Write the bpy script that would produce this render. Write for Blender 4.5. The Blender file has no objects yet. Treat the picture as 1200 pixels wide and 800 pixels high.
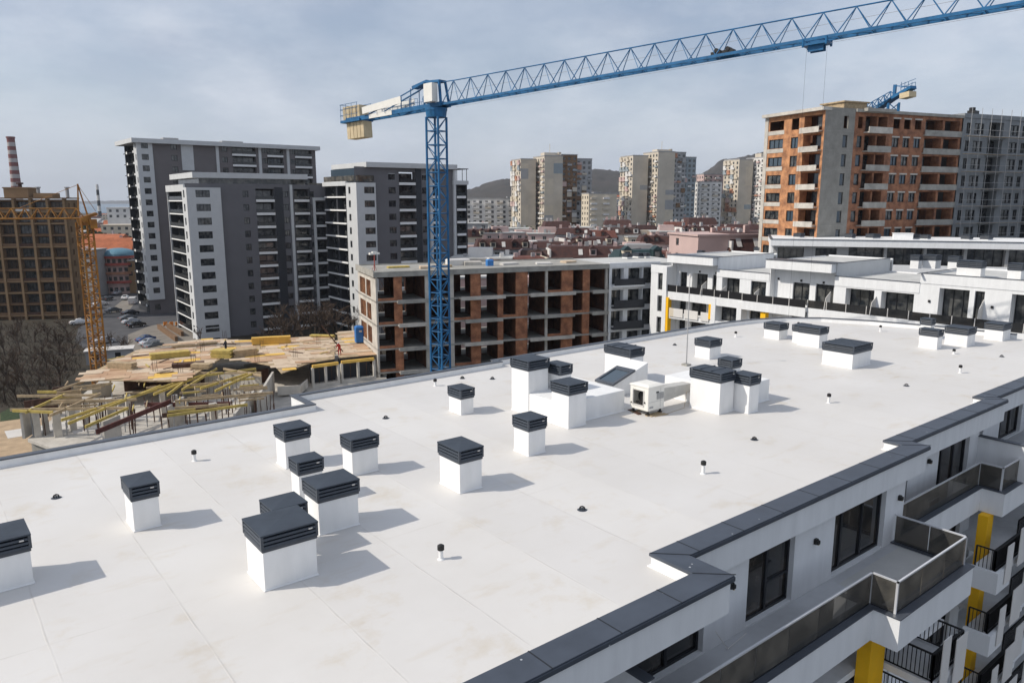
import bpy, bmesh, math, random
from mathutils import Vector, Matrix
random.seed(7)
R=math.radians
scene=bpy.context.scene
col=scene.collection
# ------------------------------------------------------------------ camera geometry (used to lay the town out)
F=885.;PY=165.;HC=31.
PT=math.atan(PY/F); AZ=R(51.3)
fw=(math.cos(AZ),math.sin(AZ)); rt=(math.sin(AZ),-math.cos(AZ))
def ray(x,y):
    a=(x-600)/F; b=(y-400)/F
    f=math.cos(PT)-b*math.sin(PT); z=-math.sin(PT)-b*math.cos(PT)
    return (a*rt[0]+f*fw[0], a*rt[1]+f*fw[1], z)
def P(x,y,z=0.):
    d=ray(x,y); t=(z-HC)/d[2]; return (d[0]*t,d[1]*t)
def at(x,dist,y=235.):
    d=ray(x,y); t=dist/(d[0]*fw[0]+d[1]*fw[1]); return (d[0]*t,d[1]*t)
def hz(x,y,dist):
    d=ray(x,y); t=dist/(d[0]*fw[0]+d[1]*fw[1]); return HC+d[2]*t
# ------------------------------------------------------------------ materials
def mat(name,c,rough=.8,var=.12,scale=1.5,bump=0.,metal=0.,spec=.3,c2=None,fine=0.,stretch=None):
    m=bpy.data.materials.new(name); m.use_nodes=True; nt=m.node_tree; N=nt.nodes; L=nt.links
    b=N['Principled BSDF']; b.inputs['Roughness'].default_value=rough; b.inputs['Metallic'].default_value=metal
    b.inputs['Specular IOR Level'].default_value=spec
    if var<=0 and c2 is None:
        b.inputs['Base Color'].default_value=(*c,1); return m
    tc=N.new('ShaderNodeTexCoord'); src=tc.outputs['Object']
    if stretch:
        mp=N.new('ShaderNodeMapping'); mp.inputs['Scale'].default_value=stretch; L.new(src,mp.inputs[0]); src=mp.outputs[0]
    n=N.new('ShaderNodeTexNoise'); n.inputs['Scale'].default_value=scale; n.inputs['Detail'].default_value=6; n.inputs['Roughness'].default_value=.6
    L.new(src,n.inputs['Vector'])
    r=N.new('ShaderNodeValToRGB'); r.color_ramp.elements[0].position=.32; r.color_ramp.elements[1].position=.68
    lo=c2 if c2 else tuple(v*(1-var) for v in c); hi=tuple(min(1,v*(1+var)) for v in c) if not c2 else c
    r.color_ramp.elements[0].color=(*lo,1); r.color_ramp.elements[1].color=(*hi,1)
    L.new(n.outputs['Fac'],r.inputs[0]); L.new(r.outputs[0],b.inputs['Base Color'])
    if bump>0:
        bp=N.new('ShaderNodeBump'); bp.inputs['Strength'].default_value=bump; bp.inputs['Distance'].default_value=.05
        L.new(n.outputs['Fac'],bp.inputs['Height']); L.new(bp.outputs[0],b.inputs['Normal'])
    return m
def brickmat(name,c1,c2,mortar,scale=3.,w=.5,h=.25):
    m=mat(name,c1,.9,.1); nt=m.node_tree; N=nt.nodes; L=nt.links; b=N['Principled BSDF']
    tc=N.new('ShaderNodeTexCoord'); sx=N.new('ShaderNodeSeparateXYZ'); L.new(tc.outputs['Object'],sx.inputs[0])
    ad=N.new('ShaderNodeMath'); L.new(sx.outputs[0],ad.inputs[0]); L.new(sx.outputs[1],ad.inputs[1])
    cx=N.new('ShaderNodeCombineXYZ'); L.new(ad.outputs[0],cx.inputs[0]); L.new(sx.outputs[2],cx.inputs[1])
    t=N.new('ShaderNodeTexBrick'); t.inputs['Scale'].default_value=scale; t.inputs['Brick Width'].default_value=w; t.inputs['Row Height'].default_value=h
    t.inputs['Mortar Size'].default_value=.012; t.inputs['Color1'].default_value=(*c1,1); t.inputs['Color2'].default_value=(*c2,1); t.inputs['Mortar'].default_value=(*mortar,1)
    L.new(cx.outputs[0],t.inputs['Vector'])
    n=N.new('ShaderNodeTexNoise'); n.inputs['Scale'].default_value=.9; n.inputs['Detail'].default_value=5
    L.new(tc.outputs['Object'],n.inputs['Vector'])
    r=N.new('ShaderNodeValToRGB'); r.color_ramp.elements[0].position=.35; r.color_ramp.elements[1].position=.7
    r.color_ramp.elements[0].color=(.5,.47,.5,1); r.color_ramp.elements[1].color=(1.1,1.05,1,1)
    L.new(n.outputs['Fac'],r.inputs[0])
    mx=N.new('ShaderNodeMix'); mx.data_type='RGBA'; mx.blend_type='MULTIPLY'; mx.inputs[0].default_value=1
    L.new(t.outputs['Color'],mx.inputs[6]); L.new(r.outputs[0],mx.inputs[7]); L.new(mx.outputs[2],b.inputs['Base Color'])
    return m
def glass(name,tint=(.02,.025,.03),rough=.06,trans=0.,var=None):
    m=bpy.data.materials.new(name); m.use_nodes=True; nt=m.node_tree; N=nt.nodes; L=nt.links
    b=N['Principled BSDF']; b.inputs['Base Color'].default_value=(*tint,1); b.inputs['Roughness'].default_value=rough; b.inputs['Specular IOR Level'].default_value=.7
    if var:  # noise patches in the base colour imitate curtains and reflections
        oi=N.new('ShaderNodeObjectInfo'); tc=N.new('ShaderNodeTexCoord'); n=N.new('ShaderNodeTexNoise'); n.noise_dimensions='4D'; n.inputs['Scale'].default_value=.9; n.inputs['Detail'].default_value=3
        L.new(tc.outputs['Object'],n.inputs['Vector']); mu=N.new('ShaderNodeMath'); mu.operation='MULTIPLY'; mu.inputs[1].default_value=40; L.new(oi.outputs['Random'],mu.inputs[0]); L.new(mu.outputs[0],n.inputs['W'])
        r=N.new('ShaderNodeValToRGB'); e=r.color_ramp.elements; e[0].position=.42; e[1].position=.72; e[0].color=(*tint,1); e[1].color=(*var,1); L.new(n.outputs['Fac'],r.inputs[0]); L.new(r.outputs[0],b.inputs['Base Color'])
    if trans>0:
        o=N['Material Output']; mx=N.new('ShaderNodeMixShader'); tr=N.new('ShaderNodeBsdfTransparent'); tr.inputs[0].default_value=(.55,.5,.45,1)
        mx.inputs[0].default_value=trans; L.new(b.outputs[0],mx.inputs[1]); L.new(tr.outputs[0],mx.inputs[2]); L.new(mx.outputs[0],o.inputs[0])
    return m
M={}
M['white']=mat('white_render',(.76,.77,.775),.8,.055,1.4,stretch=(1.6,1.6,.25))
M['whiter']=mat('white_membrane',(.80,.80,.79),.6,.05,1.5,bump=.12,stretch=(1.5,1.5,.5))
M['sill']=mat('terrace_tiles',(.5,.51,.52),.7,.06,2)
M['cap']=mat('anthracite_sheet',(.070,.080,.098),.42,.14,1.3,spec=.5)
M['capfine']=mat('anthracite_louvre',(.042,.052,.068),.4,.1,2,spec=.5)
M['frame']=mat('dark_frame',(.02,.022,.026),.4,.05)
M['glass']=glass('window_glass',(.016,.02,.025),var=(.16,.16,.15))
M['glassn']=glass('terrace_window_glass',(.018,.019,.02),.04,var=(.085,.07,.055))  # brownish patches painted in for the reflected terrace
M['glassb']=glass('blue_window_glass',(.05,.075,.1),.08)
M['railglass']=glass('rail_glass',(.085,.085,.08),.03,.45,var=(.28,.26,.22))
M['towerglass']=glass('tower_balcony_glass',(.05,.055,.06),.1,.35)
M['ductwrap']=mat('wrapped_duct',(.50,.49,.46),.5,.12,2)
M['steel']=mat('brushed_steel',(.72,.73,.75),.3,.04,metal=.35)
M['black']=mat('black_metal',(.012,.012,.014),.5,.05)
M['plastic']=mat('black_plastic',(.02,.02,.02),.5,.1)
M['yellow']=mat('yellow_panel',(.95,.52,.012),.6,.05)
M['concrete']=mat('raw_concrete',(.33,.32,.29),.9,.22,.8,bump=.1)
M['concrete2']=mat('pale_concrete',(.5,.47,.42),.9,.2,.7)
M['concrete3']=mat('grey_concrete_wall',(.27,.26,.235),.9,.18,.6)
M['brick']=brickmat('shaded_hollow_brick',(.44,.215,.12),(.34,.155,.085),(.30,.20,.15))  # tall block's shaded face: shade is put into this darker brick colour
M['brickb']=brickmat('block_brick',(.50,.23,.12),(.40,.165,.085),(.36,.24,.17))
M['brick_sunlit']=brickmat('sunlit_hollow_brick',(.62,.32,.16),(.52,.24,.11),(.42,.3,.2))  # paler copy of the brick for sunlit faces, sunlight in the colour
M['shadebrick']=brickmat('shaded_inner_brick',(.20,.085,.045),(.13,.055,.03),(.12,.08,.06))  # brick coloured darker to imitate the shade inside rooms
M['netting']=mat('grey_primed_wall',(.235,.25,.262),.85,.12,1)
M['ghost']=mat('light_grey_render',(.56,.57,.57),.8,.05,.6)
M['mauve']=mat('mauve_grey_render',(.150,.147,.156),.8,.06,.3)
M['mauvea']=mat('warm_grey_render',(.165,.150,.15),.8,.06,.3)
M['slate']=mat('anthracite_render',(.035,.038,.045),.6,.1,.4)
M['balc']=mat('balcony_white',(.82,.82,.80),.7,.04)
M['crane']=mat('blue_crane_paint',(.018,.12,.27),.5,.25,1.2)
M['ycrane']=mat('yellow_crane_paint',(.40,.19,.03),.6,.35,1.,c2=(.20,.08,.02))
M['ballast']=mat('ballast_concrete',(.56,.46,.30),.9,.15,1)
M['cabwhite']=mat('white_paint',(.8,.78,.72),.5,.05)
M['ply']=mat('plywood',(.58,.42,.27),.8,.2,.35,c2=(.40,.23,.14))
M['plyl']=mat('pale_plywood',(.66,.54,.40),.8,.2,.9,c2=(.5,.38,.27))
M['plyy']=mat('yellow_formply',(.72,.45,.10),.7,.15,.9)
M['beam']=mat('yellow_timber_beam',(.50,.38,.11),.7,.2,2)
M['rust']=mat('rusty_steel',(.085,.045,.032),.8,.3,3)
M['redbeam']=mat('red_steel',(.10,.035,.03),.7,.2,3)
M['timber']=mat('weathered_timber',(.42,.32,.20),.85,.25,2)
M['asphalt']=mat('asphalt',(.085,.085,.09),.9,.2,.3,bump=.1)
M['paving']=mat('pale_paving',(.22,.20,.175),.9,.15,.35)
M['soil']=mat('dry_grass_soil',(.055,.044,.032),.95,.3,.25,c2=(.030,.027,.018),bump=.2)
M['sand']=mat('sandy_spoil',(.42,.31,.20),.95,.2,.6)
M['city']=mat('far_town_ground',(.10,.095,.09),.95,.3,.02,c2=(.05,.055,.045))
M['bark']=mat('bare_bark',(.07,.052,.04),.95,.25,2)
M['twig']=mat('bare_twigs',(.085,.06,.044),.95,.2,2)
M['evergreen']=mat('dark_evergreen_leaves',(.035,.055,.02),.8,.4,2)
M['hill']=mat('wooded_hill',(.060,.050,.043),.95,.3,.012,c2=(.030,.029,.024))
M['sea']=mat('sea_water',(.10,.16,.22),.35,.05,.001)
M['tan']=mat('tan_render',(.29,.19,.105),.85,.12,.5)
M['tand']=mat('brown_render',(.19,.115,.065),.85,.12,.5)
M['tiles']=mat('maroon_roof_tiles',(.090,.040,.033),.8,.3,1.2,c2=(.052,.028,.026))
M['tilesb']=mat('brown_roof_tiles',(.085,.05,.042),.8,.3,1.2,c2=(.05,.032,.03))
M['tilesc']=mat('faded_red_roof_tiles',(.19,.075,.055),.8,.3,1.2,c2=(.11,.045,.036))
M['tileo']=mat('orange_roof_tiles',(.40,.13,.06),.8,.2,.5)
M['pink']=mat('pink_render',(.54,.40,.37),.85,.07,.3)
M['cream']=mat('cream_render',(.60,.53,.42),.85,.08,.3)
M['greyr']=mat('grey_render',(.36,.36,.36),.85,.1,.3)
M['offw']=mat('offwhite_render',(.68,.66,.63),.85,.08,.3)
M['beige']=mat('beige_panel',(.56,.50,.41),.85,.12,.15)
M['bluegrey']=mat('blue_grey_panel',(.30,.34,.36),.85,.12,.15)
M['rusty']=mat('terracotta_panel',(.44,.22,.14),.85,.15,.3)
M['green']=mat('teal_sheet',(.022,.045,.05),.6,.1)
M['redb']=mat('red_balcony_paint',(.42,.10,.08),.7,.1)
M['bluedome']=mat('blue_roof_sheet',(.10,.22,.29),.5,.1,.5)
M['stackred_hazed']=mat('chimney_red_hazed',(.19,.065,.06),.8,.1,.2)
M['stackwhite_hazed']=mat('chimney_white_hazed',(.42,.39,.38),.8,.1,.2)  # both stripe colours are muted to paint in the distant haze
M['ventlid']=mat('vent_lid_sheet',(.050,.062,.080),.6,.16,1.3,spec=.25)
M['wingglass']=glass('dark_rail_glass',(.03,.032,.035),.06,.25)
M['stackwhite']=mat('chimney_white',(.6,.58,.55),.8,.1,.2)
M['orangeb']=mat('orange_barrier',(.75,.28,.04),.6,.1)
M['loo']=mat('blue_plastic',(.03,.15,.42),.5,.1)
M['cyanblue']=mat('blue_tank',(.05,.2,.5),.5,.1)
M['tyre']=mat('rubber',(.015,.015,.015),.8,.05)
for k,c in dict(carwhite=(.75,.75,.75),carsilver=(.42,.44,.47),carblack=(.015,.016,.02),carblue=(.02,.06,.17),cargrey=(.13,.14,.15),carred=(.32,.03,.02)).items():
    M[k]=mat('paint_'+k[3:],c,.22,.02,spec=.6)
M['skin']=mat('skin',(.45,.28,.2),.6,.05); M['jack_dark']=mat('dark_jacket',(.02,.025,.04),.8,.1); M['jack_red']=mat('red_jacket',(.35,.03,.02),.8,.1); M['jeans']=mat('work_trousers',(.03,.04,.07),.8,.1)
M['roofgrey']=mat('grey_flat_roof',(.52,.52,.50),.8,.12,.5)

# roof membrane: welded sheets, faint wrinkles, dust stains
def membrane():
    m=mat('roof_membrane',(.74,.73,.70),.55,.04,.35); nt=m.node_tree; N=nt.nodes; L=nt.links; b=N['Principled BSDF']
    tc=N.new('ShaderNodeTexCoord'); O=tc.outputs['Object']
    def noise(s,d=5,st=None,r=.6):
        src=O
        if st:
            mp=N.new('ShaderNodeMapping'); mp.inputs['Scale'].default_value=st; L.new(O,mp.inputs[0]); src=mp.outputs[0]
        n=N.new('ShaderNodeTexNoise'); n.inputs['Scale'].default_value=s; n.inputs['Detail'].default_value=d; n.inputs['Roughness'].default_value=r; L.new(src,n.inputs['Vector']); return n.outputs['Fac']
    def ramp(fac,a,b_,c0,c1):
        r=N.new('ShaderNodeValToRGB'); r.color_ramp.elements[0].position=a; r.color_ramp.elements[1].position=b_; r.color_ramp.elements[0].color=(*c0,1); r.color_ramp.elements[1].color=(*c1,1); L.new(fac,r.inputs[0]); return r.outputs[0]
    def mul(a,b_,f=1.):
        mx=N.new('ShaderNodeMix'); mx.data_type='RGBA'; mx.blend_type='MULTIPLY'; mx.inputs[0].default_value=f; L.new(a,mx.inputs[6]); L.new(b_,mx.inputs[7]); return mx.outputs[2]
    base=ramp(noise(.22,6),.3,.7,(.635,.615,.583),(.69,.675,.65))
    st1=ramp(noise(.55,8,(1,1,1),.7),.56,.74,(1,1,1),(.90,.85,.765))
    st2=ramp(noise(1.3,8,(.35,1.2,1),.65),.57,.78,(1,1,1),(.86,.79,.68))
    st3=ramp(noise(7.,4),.66,.80,(1,1,1),(.93,.92,.90))
    sxx=N.new('ShaderNodeSeparateXYZ'); L.new(O,sxx.inputs[0]); fl=N.new('ShaderNodeMath'); fl.operation='MULTIPLY_ADD'; L.new(sxx.outputs[0],fl.inputs[0]); fl.inputs[1].default_value=1/2.72; fl.inputs[2].default_value=(-3.86+2.72*20)/2.72
    ff=N.new('ShaderNodeMath'); ff.operation='FLOOR'; L.new(fl.outputs[0],ff.inputs[0]); wn_=N.new('ShaderNodeTexWhiteNoise'); wn_.noise_dimensions='1D'; L.new(ff.outputs[0],wn_.inputs['W'])
    strip=ramp(wn_.outputs['Value'],0.,1.,(.955,.955,.96),(1,1,1))
    c=mul(mul(mul(mul(base,st1),st2,.6),st3,.6),strip)
    # weld lines parallel to y every 2.72 m, wobbling, and cross joints
    sx=N.new('ShaderNodeSeparateXYZ'); L.new(O,sx.inputs[0])
    wob=N.new('ShaderNodeMath'); wob.operation='MULTIPLY_ADD'; L.new(noise(.35,2),wob.inputs[0]); wob.inputs[1].default_value=.12; L.new(sx.outputs[0],wob.inputs[2])
    def lines(v,off,step,w):
        a=N.new('ShaderNodeMath'); a.operation='ADD'; L.new(v,a.inputs[0]); a.inputs[1].default_value=off
        md=N.new('ShaderNodeMath'); md.operation='PINGPONG'; L.new(a.outputs[0],md.inputs[0]); md.inputs[1].default_value=step/2
        lt=N.new('ShaderNodeMapRange'); lt.interpolation_type='SMOOTHSTEP'; L.new(md.outputs[0],lt.inputs[0]); lt.inputs[1].default_value=0; lt.inputs[2].default_value=w; lt.inputs[3].default_value=1; lt.inputs[4].default_value=0
        return lt.outputs[0]
    l1=lines(wob.outputs[0],-3.86+2.72*20,2.72,.035)
    wy=N.new('ShaderNodeMath'); wy.operation='MULTIPLY_ADD'; L.new(noise(.3,2),wy.inputs[0]); wy.inputs[1].default_value=.2; L.new(sx.outputs[1],wy.inputs[2])
    l2=lines(wy.outputs[0],-1.1+60,11.,.02)
    ad=N.new('ShaderNodeMath'); ad.operation='MAXIMUM'; L.new(l1,ad.inputs[0]); L.new(l2,ad.inputs[1])
    gap=ramp(noise(.7,4),.40,.62,(.12,.12,.12),(.9,.9,.9))
    lf=N.new('ShaderNodeMath'); lf.operation='MULTIPLY'; L.new(ad.outputs[0],lf.inputs[0]); L.new(gap,lf.inputs[1])
    dk=N.new('ShaderNodeMix'); dk.data_type='RGBA'; L.new(lf.outputs[0],dk.inputs[0]); L.new(c,dk.inputs[6]); dk.inputs[7].default_value=(.55,.525,.49,1)
    L.new(dk.outputs[2],b.inputs['Base Color'])
    # bump: seams + wrinkles
    wr=noise(1.1,3,(.5,1.6,1),.5)
    hs=N.new('ShaderNodeMath'); hs.operation='MULTIPLY_ADD'; L.new(wr,hs.inputs[0]); hs.inputs[1].default_value=.6; sm=N.new('ShaderNodeMath'); sm.operation='MULTIPLY'; L.new(lf.outputs[0],sm.inputs[0]); sm.inputs[1].default_value=.22; L.new(sm.outputs[0],hs.inputs[2])
    bp=N.new('ShaderNodeBump'); bp.inputs['Strength'].default_value=.5; bp.inputs['Distance'].default_value=.05; L.new(hs.outputs[0],bp.inputs['Height']); L.new(bp.outputs[0],b.inputs['Normal'])
    return m
M['membrane']=membrane()
def flecked(name,c):
    m=mat(name,c,.4,.14,1.3,spec=.5); nt=m.node_tree; N=nt.nodes; L=nt.links; b=N['Principled BSDF']
    tc=N.new('ShaderNodeTexCoord'); v=N.new('ShaderNodeTexVoronoi'); v.inputs['Scale'].default_value=2.2; L.new(tc.outputs['Object'],v.inputs['Vector'])
    n=N.new('ShaderNodeTexNoise'); n.inputs['Scale'].default_value=.6; L.new(tc.outputs['Object'],n.inputs['Vector'])
    th=N.new('ShaderNodeMath'); th.operation='MULTIPLY'; L.new(n.outputs['Fac'],th.inputs[0]); th.inputs[1].default_value=.10
    lt=N.new('ShaderNodeMath'); lt.operation='LESS_THAN'; L.new(v.outputs['Distance'],lt.inputs[0]); L.new(th.outputs[0],lt.inputs[1])
    old=b.inputs['Base Color'].links[0].from_socket
    mx=N.new('ShaderNodeMix'); mx.data_type='RGBA'; L.new(lt.outputs[0],mx.inputs[0]); L.new(old,mx.inputs[6]); mx.inputs[7].default_value=(.42,.44,.46,1)
    L.new(mx.outputs[2],b.inputs['Base Color']); return m
M['capfleck']=flecked('speckled_coping',(.055,.066,.086))
# ------------------------------------------------------------------ mesh building
class MB:
    def __init__(s): s.v=[];s.f=[];s.m=[]
    def quad(s,a,b,c,d,m=0):
        i=len(s.v); s.v+= [a,b,c,d]; s.f.append((i,i+1,i+2,i+3)); s.m.append(m)
    def box(s,x0,x1,y0,y1,z0,z1,m=0):
        if x0>x1:x0,x1=x1,x0
        if y0>y1:y0,y1=y1,y0
        i=len(s.v)
        s.v+=[(x0,y0,z0),(x1,y0,z0),(x1,y1,z0),(x0,y1,z0),(x0,y0,z1),(x1,y0,z1),(x1,y1,z1),(x0,y1,z1)]
        for q in ((3,2,1,0),(4,5,6,7),(0,1,5,4),(1,2,6,5),(2,3,7,6),(3,0,4,7)): s.f.append(tuple(i+k for k in q)); s.m.append(m)
    def frustum(s,b,t,m=0): # two 4-point loops (CCW from above)
        i=len(s.v); s.v+=list(b)+list(t)
        for q in ((3,2,1,0),(4,5,6,7),(0,1,5,4),(1,2,6,5),(2,3,7,6),(3,0,4,7)): s.f.append(tuple(i+k for k in q)); s.m.append(m)
    def prism(s,poly,z0,z1,m=0,mtop=None):
        i=len(s.v); n=len(poly)
        s.v+=[(p[0],p[1],z0) for p in poly]+[(p[0],p[1],z1) for p in poly]
        s.f.append(tuple(range(i+n-1,i-1,-1))); s.m.append(m)
        s.f.append(tuple(range(i+n,i+2*n))); s.m.append(m if mtop is None else mtop)
        for k in range(n):
            l=(k+1)%n; s.f.append((i+k,i+l,i+n+l,i+n+k)); s.m.append(m)
    def tube(s,p,q,r,n=6,m=0,r2=None):
        p=Vector(p);q=Vector(q);d=q-p
        if d.length<1e-6:return
        r2=r if r2 is None else r2
        d.normalize(); u=d.cross(Vector((0,0,1)))
        if u.length<1e-3:u=Vector((1,0,0))
        u.normalize(); w=d.cross(u); i=len(s.v)
        for k in range(n):
            a=2*math.pi*k/n; e=u*math.cos(a)+w*math.sin(a); s.v.append(tuple(p+e*r))
        for k in range(n):
            a=2*math.pi*k/n; e=u*math.cos(a)+w*math.sin(a); s.v.append(tuple(q+e*r2))
        for k in range(n):
            l=(k+1)%n; s.f.append((i+k,i+l,i+n+l,i+n+k)); s.m.append(m)
        s.f.append(tuple(range(i+n-1,i-1,-1))); s.m.append(m); s.f.append(tuple(range(i+n,i+2*n))); s.m.append(m)
    def bar(s,p,q,w,h,m=0): # rectangular beam between points (w horizontal, h vertical)
        p=Vector(p);q=Vector(q);d=(q-p).normalized(); u=d.cross(Vector((0,0,1)))
        if u.length<1e-3:u=Vector((1,0,0))
        u.normalize(); w_=u.cross(d).normalized(); i=len(s.v)
        for c in (p,q):
            for a,b in ((-1,-1),(1,-1),(1,1),(-1,1)): s.v.append(tuple(c+u*(a*w/2)+w_*(b*h/2)))
        for k in range(4):
            l=(k+1)%4; s.f.append((i+k,i+l,i+4+l,i+4+k)); s.m.append(m)
        s.f.append((i+3,i+2,i+1,i)); s.m.append(m); s.f.append((i+4,i+5,i+6,i+7)); s.m.append(m)
    def ribbon(s,pts,d0,d1,z0,z1,m=0): # open strip following a polyline, between right-hand offsets d0 and d1
        A=offset(pts,d0);B=offset(pts,d1);i=len(s.v);n=len(pts)
        for a,b in zip(A,B): s.v+=[(a[0],a[1],z0),(b[0],b[1],z0),(b[0],b[1],z1),(a[0],a[1],z1)]
        for k in range(n-1):
            o=i+4*k
            for q in ((0,4,5,1),(1,5,6,2),(2,6,7,3),(3,7,4,0)): s.f.append(tuple(o+j for j in q)); s.m.append(m)
        s.f.append((i,i+1,i+2,i+3)); s.m.append(m); o=i+4*(n-1); s.f.append((o+3,o+2,o+1,o)); s.m.append(m)
    def wall(s,o,u,W,z0,z1,holes,depth=.25,m=0,mr=None,back=None):
        """wall sheet from o along unit u, seen from the right-hand side of u; rectangular holes get reveals"""
        mr=m if mr is None else mr
        nx,ny=u[1],-u[0]
        xs=sorted({0,W,*[min(max(h[0],0),W) for h in holes],*[min(max(h[1],0),W) for h in holes]}); zs=sorted({z0,z1,*[h[2] for h in holes],*[h[3] for h in holes]})
        pt=lambda t,z,d=0:(o[0]+u[0]*t-nx*d,o[1]+u[1]*t-ny*d,z)
        for a,b in zip(xs,xs[1:]):
            run=None
            for c,d in zip(zs,zs[1:]):
                mx,mz=(a+b)/2,(c+d)/2
                inside=any(h[0]<mx<h[1] and h[2]<mz<h[3] for h in holes)
                if not inside:
                    run=(run[0],d) if run else (c,d)
                if inside and run: s.quad(pt(a,run[0]),pt(b,run[0]),pt(b,run[1]),pt(a,run[1]),m); run=None
            if run: s.quad(pt(a,run[0]),pt(b,run[0]),pt(b,run[1]),pt(a,run[1]),m)
        for h in holes:
            a,b,c,d=h[:4]; dp=h[4] if len(h)>4 else depth
            s.quad(pt(a,c),pt(a,c,dp),pt(a,d,dp),pt(a,d),mr); s.quad(pt(b,c,dp),pt(b,c),pt(b,d),pt(b,d,dp),mr)
            s.quad(pt(a,c),pt(b,c),pt(b,c,dp),pt(a,c,dp),mr); s.quad(pt(a,d,dp),pt(b,d,dp),pt(b,d),pt(a,d),mr)
            if back is not None: s.quad(pt(a,c,dp),pt(b,c,dp),pt(b,d,dp),pt(a,d,dp),back)
    def mesh(s,name,mats,off=(0,0,0),smooth=False):
        me=bpy.data.meshes.new(name)
        v=[(a-off[0],b-off[1],c-off[2]) for a,b,c in s.v] if any(off) else s.v
        me.from_pydata(v,[],s.f)
        if not isinstance(mats,(list,tuple)): mats=[mats]
        for x in mats: me.materials.append(M[x] if isinstance(x,str) else x)
        me.polygons.foreach_set('material_index',s.m)
        if smooth: me.polygons.foreach_set('use_smooth',[True]*len(me.polygons))
        me.update(); return me
    def build(s,name,mats,parent=None,off=None,smooth=False,bevel=0.):
        if off is None: off=tuple(parent.get('_o',(0,0,0))) if parent else (0,0,0)
        ob=bpy.data.objects.new(name,s.mesh(name,mats,off,smooth)); col.objects.link(ob)
        if parent: ob.parent=parent
        if bevel>0:
            b=ob.modifiers.new('b','BEVEL'); b.width=bevel; b.segments=2; b.limit_method='ANGLE'
        return ob
def offset(pts,d):
    out=[];n=len(pts)
    for i in range(n):
        def nrm(a,b):
            x,y=b[0]-a[0],b[1]-a[1];l=math.hypot(x,y);return (y/l,-x/l)
        if i==0:nn=nrm(pts[0],pts[1]);out.append((pts[0][0]+nn[0]*d,pts[0][1]+nn[1]*d));continue
        if i==n-1:nn=nrm(pts[-2],pts[-1]);out.append((pts[-1][0]+nn[0]*d,pts[-1][1]+nn[1]*d));continue
        a=nrm(pts[i-1],pts[i]);b=nrm(pts[i],pts[i+1]);k=1+a[0]*b[0]+a[1]*b[1]
        out.append((pts[i][0]+(a[0]+b[0])/k*d,pts[i][1]+(a[1]+b[1])/k*d))
    return out
def tag(o,label,cat,group=None,kind=None):
    if label:o['label']=label
    if cat:o['category']=cat
    if group:o['group']=group
    if kind:o['kind']=kind
    return o
def thing(name,label,cat,loc=(0,0,0),rz=0,group=None):
    o=bpy.data.objects.new(name,None); col.objects.link(o); o.location=loc; o.rotation_euler=(0,0,rz); o.empty_display_size=.3
    return tag(o,label,cat,group)
def put(me,name,parent,loc=(0,0,0),rz=0,scale=None):
    o=bpy.data.objects.new(name,me); col.objects.link(o); o.parent=parent; o.location=loc; o.rotation_euler=(0,0,rz)
    if scale:o.scale=scale
    return o
def struct(o): o['kind']='structure'; return o
_wc={}
def winmesh(w,h,style='two',fr='frame',gl='glass',d=.08):
    """window in its own frame: x along wall, y into wall, z up, origin at lower-left corner"""
    k=(round(w,2),round(h,2),style,fr,gl)
    if k in _wc:return _wc[k]
    b=MB(); t=.07
    b.box(0,w,d+.02,d+.05,0,h,1)
    b.box(0,t,0,d,0,h);b.box(w-t,w,0,d,0,h);b.box(t,w-t,0,d,0,t);b.box(t,w-t,0,d,h-t,h)
    n={'one':1,'two':2,'three':3,'four':4}[style]
    for i in range(1,n): b.box(w*i/n-t/2,w*i/n+t/2,0,d-.005,t,h-t)
    _wc[k]=b.mesh('window',[fr,gl]); return _wc[k]
def wloc(o,u,t,z,dep):
    nx,ny=u[1],-u[0]
    return (o[0]+u[0]*t-nx*dep,o[1]+u[1]*t-ny*dep,z), math.atan2(u[1],u[0])
def window(parent,o,u,t,z,w,h,dep=.15,style='two',gl='glass',fr='frame',name='window'):
    l,r=wloc(o,u,t,z,dep); q=parent.get('_o',(0,0,0)); l=(l[0]-q[0],l[1]-q[1],l[2]-q[2]); return put(winmesh(w,h,style,fr,gl),name,parent,l,r)
# ================================================================== NEAR APARTMENT BLOCK
ZR=21.5
inner_r=[(-34,10.78),(14.45,10.78),(14.45,12.17),(28.8,12.17),(28.8,12.88),(38.75,12.88),(38.75,13.4),(61.3,13.4)]
inner_l=[(61.3,13.4),(60.0,18.5),(59.1,24.3),(58.0,28.0),(56.4,31.0),(54.3,32.9),(51.6,33.9),(48.4,34.35),(26.4,34.35),(26.4,33.85),(13.95,33.85),(13.95,31.85),(-34,31.85)]
B=thing('apartment_block','white apartment block in the foreground under a flat white membrane roof with dark copings','apartment block',(14,22,0)); B['_o']=(14,22,0)
b=MB(); b.prism(inner_r+inner_l[1:],ZR-.3,ZR); b.build('roof','membrane',B)
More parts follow.
